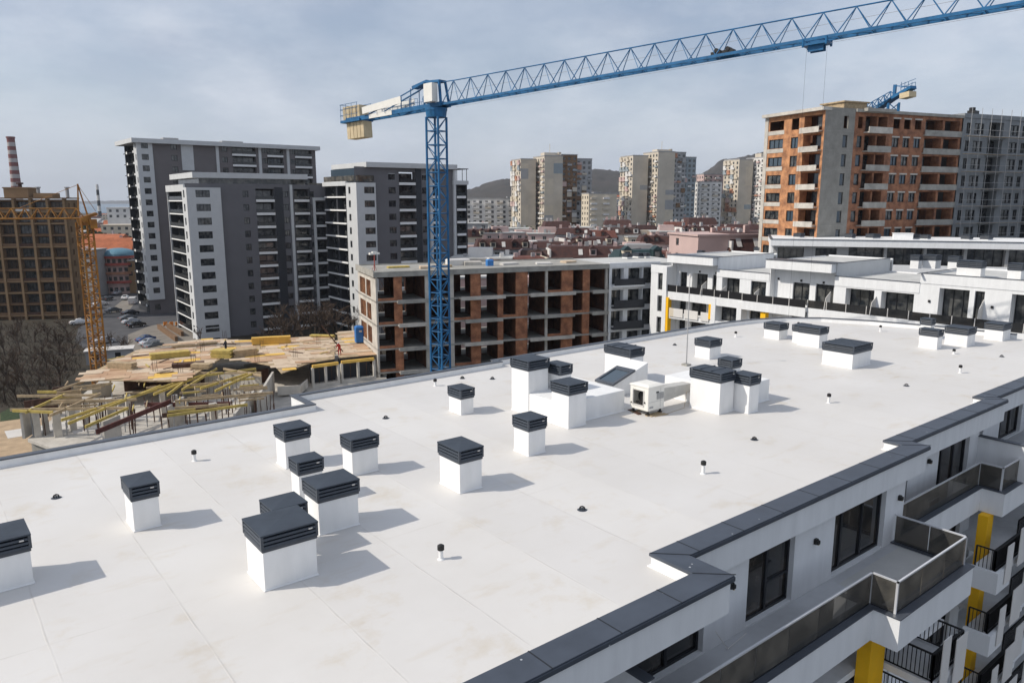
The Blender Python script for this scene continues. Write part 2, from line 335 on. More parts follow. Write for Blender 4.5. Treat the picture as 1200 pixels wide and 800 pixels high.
# upstands
b=MB(); b.ribbon(inner_r,0,.62,ZR-.6,21.79,0); b.build('upstand','whiter',B)
b=MB(); b.ribbon(inner_l[1:],0,.24,ZR-.6,21.77,0); b.build('upstand','whiter',B)
b=MB(); b.ribbon(inner_r,-.045,.70,21.80,21.88,0); b.ribbon(inner_r,.66,.72,21.72,21.84,0)
o=b.build('coping','capfleck',B,bevel=.012)
for (xa,ya),(xb,yb) in zip(inner_r,inner_r[1:]):
    if xb-xa<2: continue
    k=max(xa,-4)+1.1
    while k<xb-.3:
        b=MB(); b.box(k-.015,k+.015,ya-.712,ya+.046,21.872,21.886); b.build('coping_joint','frame',B); k+=2.0
for (xa,ya,xb,yb) in ((14.45,12.17,15.2,11.45),(14.45,10.78,15.2,10.08),(28.8,12.88,29.5,12.17),(28.8,12.17,29.55,11.47),(38.75,13.4,39.45,12.7),(38.75,12.88,39.45,12.2)):
    b=MB(); b.bar((xa-.03,ya+.03,21.884),(xb,yb,21.884),.03,.012); b.build('coping_joint','frame',B)
b=MB(); b.ribbon(inner_l[1:],-.03,.30,21.775,21.83,0); b.build('coping','cap',B,bevel=.01)
# welded gravel-stop / base fillet along the left upstand
b=MB(); b.ribbon(inner_l[1:],-.07,0,ZR+.002,ZR+.035,0); b.ribbon(inner_r,-.07,0,ZR+.002,ZR+.035,0); b.build('base_flashing','whiter',B)
# upper fascia band over the terrace
b=MB()
b.ribbon(inner_r,.30,.635,20.85,21.79)
for (xa,xb,ya,yb) in ((-34,14.4,10.5,11.84),(28.9,38.7,12.6,12.94),(38.85,61.5,13.1,13.89)): b.box(xa,xb,ya,yb,20.86,20.93)   # soffit
b.build('fascia','white',B)
# top-floor wall planes with real recessed openings
WALLS=[(10.6-45,28.6,11.85),(28.6,38.6,12.95),(38.6,61.6,13.9)]
segs=[(-34,28.6,11.85,[(-30,-26),(-22,-18.5),(-14,-10),(-6,-2),(3,6.5),(12.7,16.45),(18.5,21.0),(23.45,27.1)]),
      (28.6,38.7,12.95,[(29.3,31.4),(34.3,37.6)]),
      (38.7,61.5,13.9,[(40.4,42.0),(44.2,47.4),(50,53),(56,59)])]
floors=[18.3,15.4,12.5,9.6,6.7,3.8,.9]
wc=0
for x0,x1,y,ws in segs:
    b=MB(); holes=[]
    for fi,f in enumerate(floors):
        for (a,c) in ws: holes.append((a-x0,c-x0,f+.06,f+2.45 if fi else 20.92,.28))
    b.wall((x0,y),(1,0),x1-x0,0,20.95,holes)
    b.build('facade_wall','white',B)
    for fi,f in enumerate(floors):
        for (a,c) in ws:
            if c<5 and fi>1: continue
            if fi>4: continue
            w=c-a; h=(2.39 if fi else 2.56)
            win=MB(); win.box(0,w,.06,.09,0,h); 
            g=put(win.mesh('pane','glassn'),'window',B,(a-14,y+.17-22,f+.06))
            fr=MB(); t=.09; n=3 if w>3 else 2
            fr.box(0,t,0,.12,0,h);fr.box(w-t,w,0,.12,0,h);fr.box(t,w-t,0,.12,0,t);fr.box(t,w-t,0,.12,h-t,h)
            for i in range(1,n):
                xx=w*(i/n) if n==2 else w*(.22 if i==1 else .62); fr.box(xx-.06,xx+.06,0,.115,t,h-t)
            if n==2: fr.box(w/2+.06,w-t,0,.11,h*.38-.04,h*.38+.04)
            put(fr.mesh('frame','frame'),'window_frame',g)
            # no interior behind; reflections are painted into the glass colour
for (xa,ya,yb) in ((28.6,11.85,12.95),(38.7,12.95,13.9)):
    b=MB(); b.box(xa-.12,xa-.002,ya+.003,yb+.1,0,20.95); b.build('return_wall','white',B)
b=MB(); b.wall((-34,32.1),(-1,0),.01,0,1,[]); 
# rear and end walls of the block
b=MB(); b.ribbon(inner_l[1:],.02,.22,0,21.0); b.build('rear_wall','white',B)
# ---- terrace slabs + fascias (top terrace and the floors under it)
edge=[(-34,10.12),(22.75,10.12),(22.75,9.28),(28.0,9.28),(28.0,12.05),(36.7,12.05),(36.7,11.12),(61,11.12)]
b=MB()
b.box(-34,22.75,10.13,11.84,18.05,18.3);b.box(22.75,28.0,9.29,11.84,18.05,18.3);b.box(28.0,36.7,12.06,12.94,18.05,18.3);b.box(36.7,38.6,11.13,12.94,18.05,18.3);b.box(38.6,61,11.13,13.89,18.05,18.3)
b.build('terrace_floor','sill',B)
b=MB(); b.ribbon(edge,-.02,.16,17.25,18.32); b.build('terrace_fascia','white',B)
b=MB(); b.ribbon(edge,-.22,.19,18.325,18.36); b.build('terrace_edge_sheet','cap',B)
# tiles joints on the protruding terrace
b=MB(); b.box(23.3,27.7,9.7,11.5,18.302,18.306); b.build('terrace_tiles','roofgrey',B)
# glass railing made of separate panes
def railing(pts,z,parent,step=1.55,h=1.05):
    for (x0,y0),(x1,y1) in zip(pts,pts[1:]):
        L=math.hypot(x1-x0,y1-y0); n=max(1,round(L/step)); a=math.atan2(y1-y0,x1-x0)
        g=MB(); w=L/n-.03; g.box(.015,w+.015,-.008,.008,.03,h-.03); me=g.mesh('pane','railglass')
        for i in range(n):
            put(me,'railing_glass',parent,(x0+(x1-x0)*i/n-14,y0+(y1-y0)*i/n-22,z),a)
        r=MB(); r.box(-.03,L+.03,-.03,.03,h-.03,h+.02); put(r.mesh('rail','steel'),'handrail',parent,(x0-14,y0-22,z),a)
        p=MB(); p.box(-.03,.03,-.035,.035,-.05,h-.032); put(p.mesh('post','steel'),'railing_post',parent,(x0-14,y0-22,z),a)
        k=MB(); k.box(.03,L-.03,-.025,.025,-.04,.02); put(k.mesh('chan','frame'),'base_channel',parent,(x0-14,y0-22,z),a)
e2=[(-4,10.18),(22.8,10.18),(22.8,9.38),(27.95,9.38),(27.95,11.8)]
railing(e2,18.37,B)
railing([(28.15,12.12),(36.75,12.12),(36.75,11.2),(48,11.2),(60.5,11.2)],18.37,B)
# terrace partitions with dark copings
for (x,y0,y1) in ((12.35,10.35,11.8),(38.75,10.6,13.85),(54,11.25,13.85)):
    b=MB(); b.box(x-.1,x+.1,y0,y1,18.31,20.05); pw=b.build('partition_wall','white',B)
    b=MB(); b.box(x-.16,x+.16,y0-.05,y1,20.055,20.10); q=b.build('partition_coping','cap',None,off=tuple(B['_o'])); q.parent=pw
# wall lamps
for (x,y) in ((17.6,11.85),(22.2,11.85),(28.1,11.85),(33.2,12.95),(43.1,13.9)):
    b=MB(); b.box(-.07,.07,-.1,0,-.09,.09); b.prism([(-.07,-.16),(.07,-.16),(.07,-.1),(-.07,-.1)],-.07,.05)
    q=put(b.mesh('lamp','plastic'),'wall_lamp',B,(x-14,y-22-.005,20.05)); 
    b=MB(); b.tube((0,-.13,-.075),(0,-.13,-.1),.035,8); put(b.mesh('lens','ballast'),'lens',q)
# floors below: slabs, yellow fins, balconies with bars, white screens
for f in (15.4,12.5,9.6,6.7,3.8):
    b=MB(); 
    b.box(12.4,22.0,10.6,11.84,f-.25,f); b.box(22.003,24.697,10.8,11.84,f-.25,f); b.box(24.7,27.2,8.75,11.84,f-.25,f); b.box(27.2,34.6,12.1,12.94,f-.25,f); b.box(34.603,38.7,10.35,11.3,f-.25,f); b.box(36.8,38.7,11.303,12.94,f-.25,f); b.box(38.7,60,10.9,13.89,f-.25,f)
    b.build('balcony_slab','white',B)
    for pp in ([(12.4,10.6),(22.0,10.6)],[(34.6,11.3),(34.6,10.35),(36.0,10.35)],[(38.8,10.9),(60,10.9)]):
        b=MB(); b.ribbon(pp,0,.13,f-.85,f+.12); b.build('balcony_fascia','white',B)
    # black bar railings
    def bars(p,q,z,h=1.0,st=.13):
        b=MB(); L=math.hypot(q[0]-p[0],q[1]-p[1]); n=int(L/st)
        for i in range(n+1):
            x=p[0]+(q[0]-p[0])*i/n; y=p[1]+(q[1]-p[1])*i/n; b.box(x-.012,x+.012,y-.012,y+.012,z+.03,z+h-.04)
        b.bar((p[0],p[1],z+h),(q[0],q[1],z+h),.06,.05); b.bar((p[0],p[1],z+.05),(q[0],q[1],z+.05),.04,.04)
        for c in (p,q): b.box(c[0]-.03,c[0]+.03,c[1]-.03,c[1]+.03,z-.02,z+h)
        b.build('bar_railing','black',B)
    bars((24.8,10.5),(24.8,8.85),f); bars((24.8,8.85),(27.1,8.85),f); bars((27.1,8.85),(27.1,11.7),f)
    bars((34.7,11.2),(34.7,10.45),f); bars((34.7,10.45),(38.5,10.45),f); bars((39,11.0),(46,11.0),f)
    # white perforated screens hung outside the bars
    for (x0,x1,dz,y) in ((24.9,25.5,-.2,8.66),(26.0,26.9,-.6,8.66),(35.2,35.9,-.6,10.2),(36.6,37.8,-.2,10.2),(39.6,40.7,-.5,10.72),(41.5,42.4,-.1,10.72)):
        b=MB(); b.box(x0,x1,y-.03,y,f+dz,f+dz+1.75); b.build('privacy_screen','offw',B)
    # dark drop shutters / planters seen on the balconies
    b=MB(); b.box(24.95,26.9,8.95,9.0,f+.02,f+.9); b.build('balcony_lining','black',B)
    b=MB(); b.box(34.9,38.4,10.55,10.63,f+.02,f+.9); b.build('balcony_lining','black',B)
for (x0,x1,y0,y1) in ((23.55,24.62,10.33,10.78),(36.1,36.75,11.35,11.75),(16.6,17.5,10.75,11.5),(49,50,11.2,12.4)):
    b=MB(); b.box(x0,x1,y0,y1,0,17.24); b.build('yellow_fin','yellow',B)
# cable and sockets left hanging under the terrace
b=MB(); b.tube((16.9,11.78,18.9),(17.15,11.5,18.36),.012,5); b.tube((17.15,11.5,18.36),(18.2,11.6,18.40),.012,5); b.build('loose_cable','offw',B)

# ================================================================== ROOF VENTS
def vent(x,y,w,d,h,z0,label,ch=.5,group='louvred vent shafts on the white roof'):
    """front-left corner of the cap at (x,y)"""
    t=thing('roof_vent',label,'roof vent',(x+w/2,y+d/2,z0),math.sin(x*7.3+y)*.018,group)
    ov=.05; bw,bd=w/2-ov,d/2-ov; zc=h-ch
    b=MB(); b.box(-bw,bw,-bd,bd,0,zc+.02)
    b.frustum([(-bw-.035,-bd-.035,.003),(bw+.035,-bd-.035,.003),(bw+.035,bd+.035,.003),(-bw-.035,bd+.035,.003)],[(-bw-.006,-bd-.006,.05),(bw+.006,-bd-.006,.05),(bw+.006,bd+.006,.05),(-bw-.006,bd+.006,.05)])
    b.build('shaft','whiter',t,off=(0,0,0),bevel=.015)
    b=MB(); W,D=w/2,d/2
    b.box(-W+.1,W-.1,-D+.1,D-.1,zc+.021,h-.08)
    b.build('cap_core','black',t,off=(0,0,0))
    b=MB(); s=.07
    for sx in (-1,1):
        for sy in (-1,1):
            xa,xb=(W-s,W) if sx>0 else (-W,-W+s); ya,yb=(D-s,D) if sy>0 else (-D,-D+s); b.box(xa,xb,ya,yb,zc+.10,h-.06)
    b.box(-bw-.025,bw+.025,-bd-.025,bd+.025,zc+.022,zc+.11)
    b.build('cap_frame','capfine',t,off=(0,0,0),bevel=.006)
    b=MB(); n=3; hh=(h-.07-(zc+.12))/n
    for i in range(n):
        za=zc+.12+i*hh; zb=za+hh
        for (p,q,nn) in (((-W+s,-D),(W-s,-D),(0,-1)),((W,-D+s),(W,D-s),(1,0)),((W-s,D),(-W+s,D),(0,1)),((-W,D-s),(-W,-D+s),(-1,0))):
            i0=len(b.v); e=.016; k=.11
            for (c) in (p,q):
                b.v+=[(c[0]-nn[0]*.0,c[1]-nn[1]*.0,za+.0),(c[0]-nn[0]*e,c[1]-nn[1]*e,za+hh*.55),(c[0]-nn[0]*(k),c[1]-nn[1]*(k),zb-.03),(c[0]-nn[0]*k,c[1]-nn[1]*k,za+.02)]
            for a_,b_ in ((0,1),(1,2),(2,3),(3,0)): b.f.append((i0+a_,i0+4+a_,i0+4+b_,i0+b_)); b.m.append(0)
    b.build('louvres','capfine',t,off=(0,0,0))
    b=MB(); e=.004
    i0=len(b.v); b.v+=[(-W-e,-D-e,h-.055),(W+e,-D-e,h-.055),(W+e,D+e,h-.055),(-W-e,D+e,h-.055),(-W-e,-D-e,h-.015),(W+e,-D-e,h-.015),(W+e,D+e,h-.015),(-W-e,D+e,h-.015),(0,0,h+.02)]
    for q in ((3,2,1,0),(0,1,5,4),(1,2,6,5),(2,3,7,6),(3,0,4,7),(4,5,8),(5,6,8),(6,7,8),(7,4,8)): b.f.append(tuple(i0+k for k in q)); b.m.append(0)
    if w>1.7 or d>1.7:
        if d>=w:
            for yy in (-D/3,D/3): b.box(-W-e,W+e,yy-.025,yy+.025,h-.012,h+.022)
        else:
            for xx in (-W/3,W/3): b.box(xx-.025,xx+.025,-D-e,D+e,h-.012,h+.022)
    b.build('lid','ventlid',t,off=(0,0,0))
    b=MB(); b.box(W-.26,W-.16,-D-.012,-D-.004,h-.17,h-.13); b.build('maker_plate','stackwhite',t,off=(0,0,0))
    return t
VENTS=[
(-.9,21.25,2.55,1.2,1.36,0,'wide vent cut by the left edge of the photo, dark louvred cap on white shaft'),
(4.27,22.93,.82,1.15,1.41,0,'small square vent standing alone at the left near a capped pipe'),
(5.97,17.2,1.48,1.35,1.5,0,'largest and nearest vent of the front cluster, broad dark cap with scratched lid'),
(6.85,18.75,1.0,.95,1.42,0,'vent half hidden right behind the largest nearest vent, white scratch on its lid'),
(9.8,25.25,1.04,.95,1.48,0,'rear left vent of the front cluster, nearest the corner in the parapet'),
(8.92,21.97,.90,.75,1.38,0,'narrow vent squeezed between the rear left vent and the broad one beside it'),
(8.39,19.33,1.34,1.1,1.46,0,'broad vent directly right of and behind the nearest one in the front cluster'),
(11.33,23.06,1.10,.88,1.36,0,'right-hand rear vent of the front cluster, standing clear of the others'),
(13.35,19.4,.99,1.32,1.5,0,'lone vent in the middle foreground, right of the front cluster, casting a clear shadow'),
(18.68,27.0,.80,1.05,1.2,0,'small vent beyond the middle foreground one, close to the rear parapet'),
(17.48,20.82,.93,1.0,1.44,0,'lone square vent in front of the low white plinth'),
(21.03,22.45,1.13,1.18,1.92,0,'tall vent on the front corner of the low plinth left of the skylight'),
(21.03,25.1,1.28,1.3,2.5,0,'tall broad vent on the back left corner of the low plinth'),
(22.5,24.6,.78,1.1,2.18,0,'small vent rising from the middle of the low plinth behind the tall front one'),
(28.9,26.2,1.12,1.95,1.9,0,'long-lidded tall vent just behind the skylight hatch'),
(37.4,27.5,1.18,1.2,1.2,0,'vent beside the thin lightning rod, behind the right plinth'),
(32.5,22.5,.89,.9,1.45,0,'little vent behind the broad flat vent of the right plinth'),
(27.79,19.78,1.14,1.75,1.93,0,'broad flat vent on the left front of the right plinth next to the cooling unit'),
(28.95,19.03,.84,1.0,1.78,0,'narrow vent on the right front of the right plinth'),
(46.6,28.58,1.14,1.28,1.11,0,'leftmost vent of the pair far back by the curved roof edge'),
(46.55,26.9,1.2,.75,1.25,0,'vent wedged between the two far ones near the curved roof edge'),
(46.0,25.3,1.15,1.6,1.33,0,'long-lidded vent, the right one of the far pair by the curved edge'),
(41.56,20.73,2.2,1.95,1.34,0,'very broad low vent standing alone on the right half of the roof'),
(51.44,20.22,.82,1.24,1.29,0,'small front vent of the far right group'),
(53.9,19.35,1.33,1.5,1.25,0,'middle vent of the far right group with a low broad lid'),
(58.1,18.7,1.5,1.25,1.19,0,'vent at the far right end of the roof beside the railing'),
(54.9,22.1,.70,.8,1.45,0,'little vent peeping up behind the small front one of the far right group'),
]
for x,y,w,d,h,z,l in VENTS: vent(x,y,w,d,h,ZR,l)
# ================================================================== PLINTHS, SKYLIGHT, COOLING UNIT
def plinth(x0,x1,y0,y1,h,label,tri=None):
    b=MB(); b.box(x0,x1,y0,y1,ZR+.002,ZR+h); b.frustum([(x0-.08,y0-.08,ZR+.004),(x1+.08,y0-.08,ZR+.004),(x1+.08,y1+.08,ZR+.004),(x0-.08,y1+.08,ZR+.004)],[(x0-.01,y0-.01,ZR+.06),(x1+.01,y0-.01,ZR+.06),(x1+.01,y1+.01,ZR+.06),(x0-.01,y1+.01,ZR+.06)])
    o=b.build('roof_plinth','whiter',None,off=((x0+x1)/2,(y0+y1)/2,ZR),bevel=.03); o.location=((x0+x1)/2,(y0+y1)/2,ZR); return tag(o,label,'plinth')
plinth(21.13,25.0,22.95,26.3,1.0,'low white membrane-covered plinth carrying three vents left of the skylight')
plinth(28.55,31.9,19.92,23.6,1.05,'white membrane-covered plinth right of the cooling unit')
# skylight hatch
hx,hy=26.35,24.95
t=thing('skylight_hatch','sloping glazed skylight with dark frame on a white wedge base','skylight',(hx,hy,ZR)); 
b=MB(); b.frustum([(0,0,.003),(2.5,0,.003),(2.5,1.15,.003),(0,1.15,.003)],[(0,0,.62),(2.5,0,1.42),(2.5,1.15,1.42),(0,1.15,.62)]); b.build('base','whiter',t,off=(0,0,0),bevel=.02)
sl=(1.42-.62)/2.5
def hs(x,e): return .62+sl*x+e
b=MB()
for (x0,x1,y0,y1) in ((-.08,.06,-.06,1.21),(1.24,1.5,-.06,1.21),(.06,1.24,-.06,.08),(.06,1.24,1.07,1.21)):
    b.frustum([(x0,y0,hs(x0,.0)),(x1,y0,hs(x1,.0)),(x1,y1,hs(x1,.0)),(x0,y1,hs(x0,.0))],[(x0,y0,hs(x0,.1)),(x1,y0,hs(x1,.1)),(x1,y1,hs(x1,.1)),(x0,y1,hs(x0,.1))])
b.build('frame','cap',t,off=(0,0,0))
b=MB(); x0,x1,y0,y1=.06,1.24,.08,1.07
b.frustum([(x0,y0,hs(x0,.005)),(x1,y0,hs(x1,.005)),(x1,y1,hs(x1,.005)),(x0,y1,hs(x0,.005))],[(x0,y0,hs(x0,.05)),(x1,y0,hs(x1,.05)),(x1,y1,hs(x1,.05)),(x0,y1,hs(x0,.05))]); b.build('pane','glassb',t,off=(0,0,0))
# evaporative cooling unit
t=thing('cooling_unit','white box cooling unit with square fan opening on timber feet, ducted into the plinth','cooling unit',(25.62,22.15,ZR))
b=MB(); s=.54; z0,z1=.24,1.30; f=.30; 
# casing with a real opening on the -x side
b.box(-s,s,-s,-s+.04,z0,z1);b.box(-s,s,s-.04,s,z0,z1);b.box(s-.04,s,-s+.04,s-.04,z0,z1);b.box(-s,s-.04,-s+.04,s-.04,z0,z0+.04);
b.box(-s,-s+.04,-s+.04,-.26,z0+.04,z1);b.box(-s,-s+.04,.34,s-.04,z0+.04,z1);b.box(-s,-s+.04,-.26,.34,z0+.04,.46);b.box(-s,-s+.04,-.26,.34,1.12,z1)
b.build('casing','cabwhite',t,off=(0,0,0),bevel=.012)
b=MB(); b.box(-s-.03,s+.03,-s-.03,s+.03,z1+.002,z1+.05); b.frustum([(-s-.03,-s-.03,z1+.05),(s+.03,-s-.03,z1+.05),(s+.03,s+.03,z1+.05),(-s-.03,s+.03,z1+.05)],[(-s+.15,-s+.15,z1+.11),(s-.15,-s+.15,z1+.11),(s-.15,s-.15,z1+.11),(-s+.15,s-.15,z1+.11)]); b.build('lid','cabwhite',t,off=(0,0,0))
b=MB()
for (y0,y1,a,c) in ((-.30,-.26,.42,1.16),(.34,.38,.42,1.16),(-.26,.34,.42,.46),(-.26,.34,1.12,1.16)): b.box(-s-.03,-s-.002,y0,y1,a,c)
b.build('opening_frame','stackwhite',t,off=(0,0,0))
b=MB(); b.tube((-.25,.05,.78),(0,.05,.78),.26,20); b.box(-.42,-.36,-.2,.3,.5,.56); b.tube((-.40,-.05,.70),(-.26,-.05,.70),.09,12); b.build('fan','plastic',t,off=(0,0,0))
b=MB(); b.box(-.02,.16,-s-.012,-s-.002,1.02,1.08); b.build('grip','plastic',t,off=(0,0,0))
b=MB(); b.tube((-s-.05,-.35,.62),(-s-.01,-.35,.62),.035,8); b.tube((-s-.05,.44,.5),(-s-.01,.44,.5),.03,8); b.build('pipe_stub','plastic',t,off=(0,0,0))
for x in (-.42,.42):
    for y in (-.42,.42):
        b=MB(); b.box(x-.04,x+.04,y-.04,y+.04,.09,z0-.002); b.box(x-.08,x+.08,y-.08,y+.08,.056,.09); b.build('foot','plastic',t,off=(0,0,0))
b=MB(); b.frustum([(s+.002,-.30,.40),(2.9,-.22,.55),(2.9,.30,.55),(s+.002,.36,.40)],[(s+.002,-.30,1.08),(2.9,-.22,.96),(2.9,.30,.96),(s+.002,.36,1.08)]); b.build('duct','ductwrap',t,off=(0,0,0),bevel=.01)
b=MB(); b.tube((2.3,-.42,.7),(1.9,-.62,.03),.009,5); b.tube((1.9,-.62,.02),(.5,-.75,.02),.009,5); b.build('cable','timber',t,off=(0,0,0))
for k,(dx,dy,r,l) in enumerate(((-.42,.35,.1,'thin timber board under the rear foot of the cooling unit'),(.05,-.62,-.15,'longer timber board under the front feet of the cooling unit'))):
    b=MB(); b.box(-.45,.45,-.09,.09,0,.03); b.box(-.3,.5,-.16,-.1,0,.022)
    o=b.build('timber_board','rust' if k==0 else 'timber',None); o.location=(25.62+dx,22.15+dy,ZR+.003); o.rotation_euler=(0,0,r+ (1.2 if k==0 else 0)); tag(o,l,'timber board')
b=MB()
for y_ in (-.18,.18): b.box(-.5,.5,-s-.006,-s-.001,.62+y_*.1,.63+y_*.1) if y_>0 else b.box(.28,.288,-s-.006,-s-.001,.3,1.24)
b.box(-.45,-.2,-s-.01,-s-.001,.36,.44); b.build('panel_seam','greyr',t,off=(0,0,0))
b=MB()
for q in range(7): b.box(.02,.5,-s-.02,-s-.002,.72+q*.045,.74+q*.045)
b.build('side_grille','greyr',t,off=(0,0,0))
for y_ in (-.42,.42): b=MB(); b.bar((-.5,y_,.028),(.5,y_,.028),.12,.05); b.build('support_rail','timber',t,off=(0,0,0))
# lightning rod
t=thing('lightning_rod','tall thin grey lightning rod standing on the far part of the white roof','lightning rod',(35.05,27.4,ZR))
b=MB(); b.tube((0,0,.1),(0,0,3.2),.035,8,r2=.03); b.tube((0,0,3.2),(0,0,5.2),.028,8,r2=.014); b.build('mast','greyr',t,off=(0,0,0))
b=MB(); b.box(-.2,.2,-.2,.2,.003,.1); b.build('foot','concrete',t,off=(0,0,0))
b=MB(); b.tube((0,0,5.15),(0,0,5.35),.07,10); b.build('head','stackwhite',t,off=(0,0,0))
# vent pipes
PIPES=[((10.35,15.98),.30,'white vent pipe with black cap in the front middle of the roof'),((21.17,15.61),.36,'vent pipe with black cap nearest the stepped right-hand coping'),((33.65,17.81),.34,'vent pipe with black cap in front of the very broad low vent'),((45.42,16.53),.34,'vent pipe with black cap farthest right, in front of the far right group'),((7.53,28.25),.30,'vent pipe with black cap at the left, behind the lone small vent'),((20.83,32.41),.26,'short capped pipe close to the rear parapet above the small far vent'),((52.4,30.6),.3,'capped pipe by the curved far end of the roof'),((55.6,25.9),.34,'capped pipe between the far pair of vents and the far right group'),((45.3,31.2),.28,'capped pipe near the rear parapet beyond the lightning rod'),((50.9,19.0),.2,'low capped pipe beside the small front vent of the far right group')]
for (x,y),h,l in PIPES:
    t=thing('vent_pipe',l,'vent pipe',(x,y,ZR),0,'small capped pipes on the white roof')
    b=MB(); b.tube((0,0,0),(0,0,h),.06,14); b.tube((0,0,.003),(0,0,.04),.105,14,r2=.065); b.build('pipe','whiter',t,off=(0,0,0),smooth=False)
    b=MB(); b.tube((0,0,h-.02),(0,0,h+.1),.095,14); b.tube((0,0,h+.1),(0,0,h+.13),.095,14,r2=.05); b.build('cap','plastic',t,off=(0,0,0))
DR=[((2.95,27.4),'black roof drain far left near the small alone vent'),((15.85,28.75),'black roof drain left of the small vent near the rear parapet'),((15.63,16.0),'black roof drain right of the front pipe in the middle'),((25.97,16.74),'black roof drain in front of the right plinth'),((40.02,17.04),'black roof drain in front of the very broad low vent'),((52.27,16.77),'black roof drain at the far right'),((24.09,31.77),'black roof drain nearest the second step of the rear parapet'),((22.9,32.9),'black roof drain tucked against the rear parapet'),((39.5,31.9),'black roof drain near the rear parapet beyond the skylight')]
for (x,y),l in DR:
    t=thing('roof_drain',l,'roof drain',(x,y,ZR),0,'small black leaf-guard drains on the white roof')
    b=MB(); b.tube((0,0,.002),(0,0,.02),.16,16,r2=.13)
    b.build('flange','capfine',t,off=(0,0,0))
    b=MB()
    for k in range(8):
        a=k*math.pi/4; c,s_=math.cos(a),math.sin(a); b.bar((c*.09,s_*.09,.02),(c*.08,s_*.08,.09),.02,.014); b.bar((c*.08,s_*.08,.09),(0,0,.13),.02,.014)
    b.build('leaf_guard','plastic',t,off=(0,0,0))
# ================================================================== UNFINISHED BRICK BLOCK (courtyard side)
a_=R(-16.27)
BB=thing('brick_building','unfinished concrete and orange brick block with open rooms behind the blue crane','unfinished building',(46.6,86.1,0),a_)
W=34.0; D_=11.5
FZ=[21.35,18.25,15.15,12.0,8.9,5.8,2.7]
cols=[(0,.25),(2.38,3.45),(6.56,7.05),(9.85,10.5),(12.9,14.3),(16.8,17.6),(19.5,21.25),(24.0,24.35),(26.5,28.3),(29.9,31.0),(33.6,34.0)]
kinds='cbccbbbcbbc'
b=MB(); b.box(-.3,W,-.25,D_,21.35,21.95); b.box(-.3,W,-.27,0.05,21.95,22.05); b.box(-.3,-.1,.05,D_,21.95,22.2); b.box(0,W,D_-.2,D_,21.95,22.1); b.build('roof_slab','concrete',BB)
prot={0:[(2.6,6.8),(11.2,17.6),(21.3,28.3),(31,33.6)],1:[(2.7,6.9),(11.8,17.2),(21.4,28.2),(31,33.7)],2:[(2.7,6.9),(11.6,17.2),(21.3,28.2),(31,33.7)],3:[(2.7,7.0),(11.6,17.2),(21.3,28.1),(31,33.6)]}
for i,z in enumerate(FZ[1:]):
    b=MB(); b.box(0,W,0,D_,z-.22,z); b.build('floor_slab','concrete',BB)
    for (p,q) in prot.get(i,prot[3]):
        b=MB(); b.box(p,q,-.95,-.003,z-.22,z-.02); b.box(p,q,-.98,-.86,z-.34,z+.16); b.build('balcony_slab','concrete2' if (p+i)%2>1 else 'concrete',BB)
for i,z in enumerate(FZ[1:]):
    zt=FZ[i]
    for k,(p,q) in enumerate(cols):
        b=MB(); ky=kinds[k]
        b.box(p+.003,q-.003,.02,.34,z+.003,zt-.003)
        if k in(0,2,6,9): b.box(p+.06,p+.2,.35,D_-.3,z+.003,zt-.003,1)
        else: b.box(q-.2,q-.06,.35,6.0,z+.003,zt-.003,1)
        b.build('concrete_column' if ky=='c' else 'brick_pier',['concrete2','shadebrick'] if ky=='c' else ['brickb','shadebrick'],BB)
    # low brick sills in some bays + back wall with openings
    for (p,q) in (((.25,2.38),(10.5,12.9),(17.6,19.5),(28.3,29.9)) if i%2 else ((.25,2.38),(24.35,26.5))):
        b=MB(); b.box(p+.003,q-.003,.06,.28,z+.003,z+.35); b.build('brick_sill','brickb',BB)
    b=MB(); hs_=[(k*3.1+.8,k*3.1+2.2,z+.1,z+2.3,.15) for k in range(11)]
    b.wall((.3,6.2),(1,0),W-.5,z+.003,zt-.003,hs_,.15); b.build('inner_wall','shadebrick',BB)
    # end wall facing the sun: concrete frame, brick infill in the paler sunlit colour
    b=MB(); b.wall((0,D_),(0,-1),D_,z-.2,zt-.2,[(1.2,5.0,z+.2,zt-.7,.06),(5.6,8.4,z+.2,zt-.7,.06)],.06,0,0,1); b.build('end_wall',['concrete2','brick_sunlit'],BB)
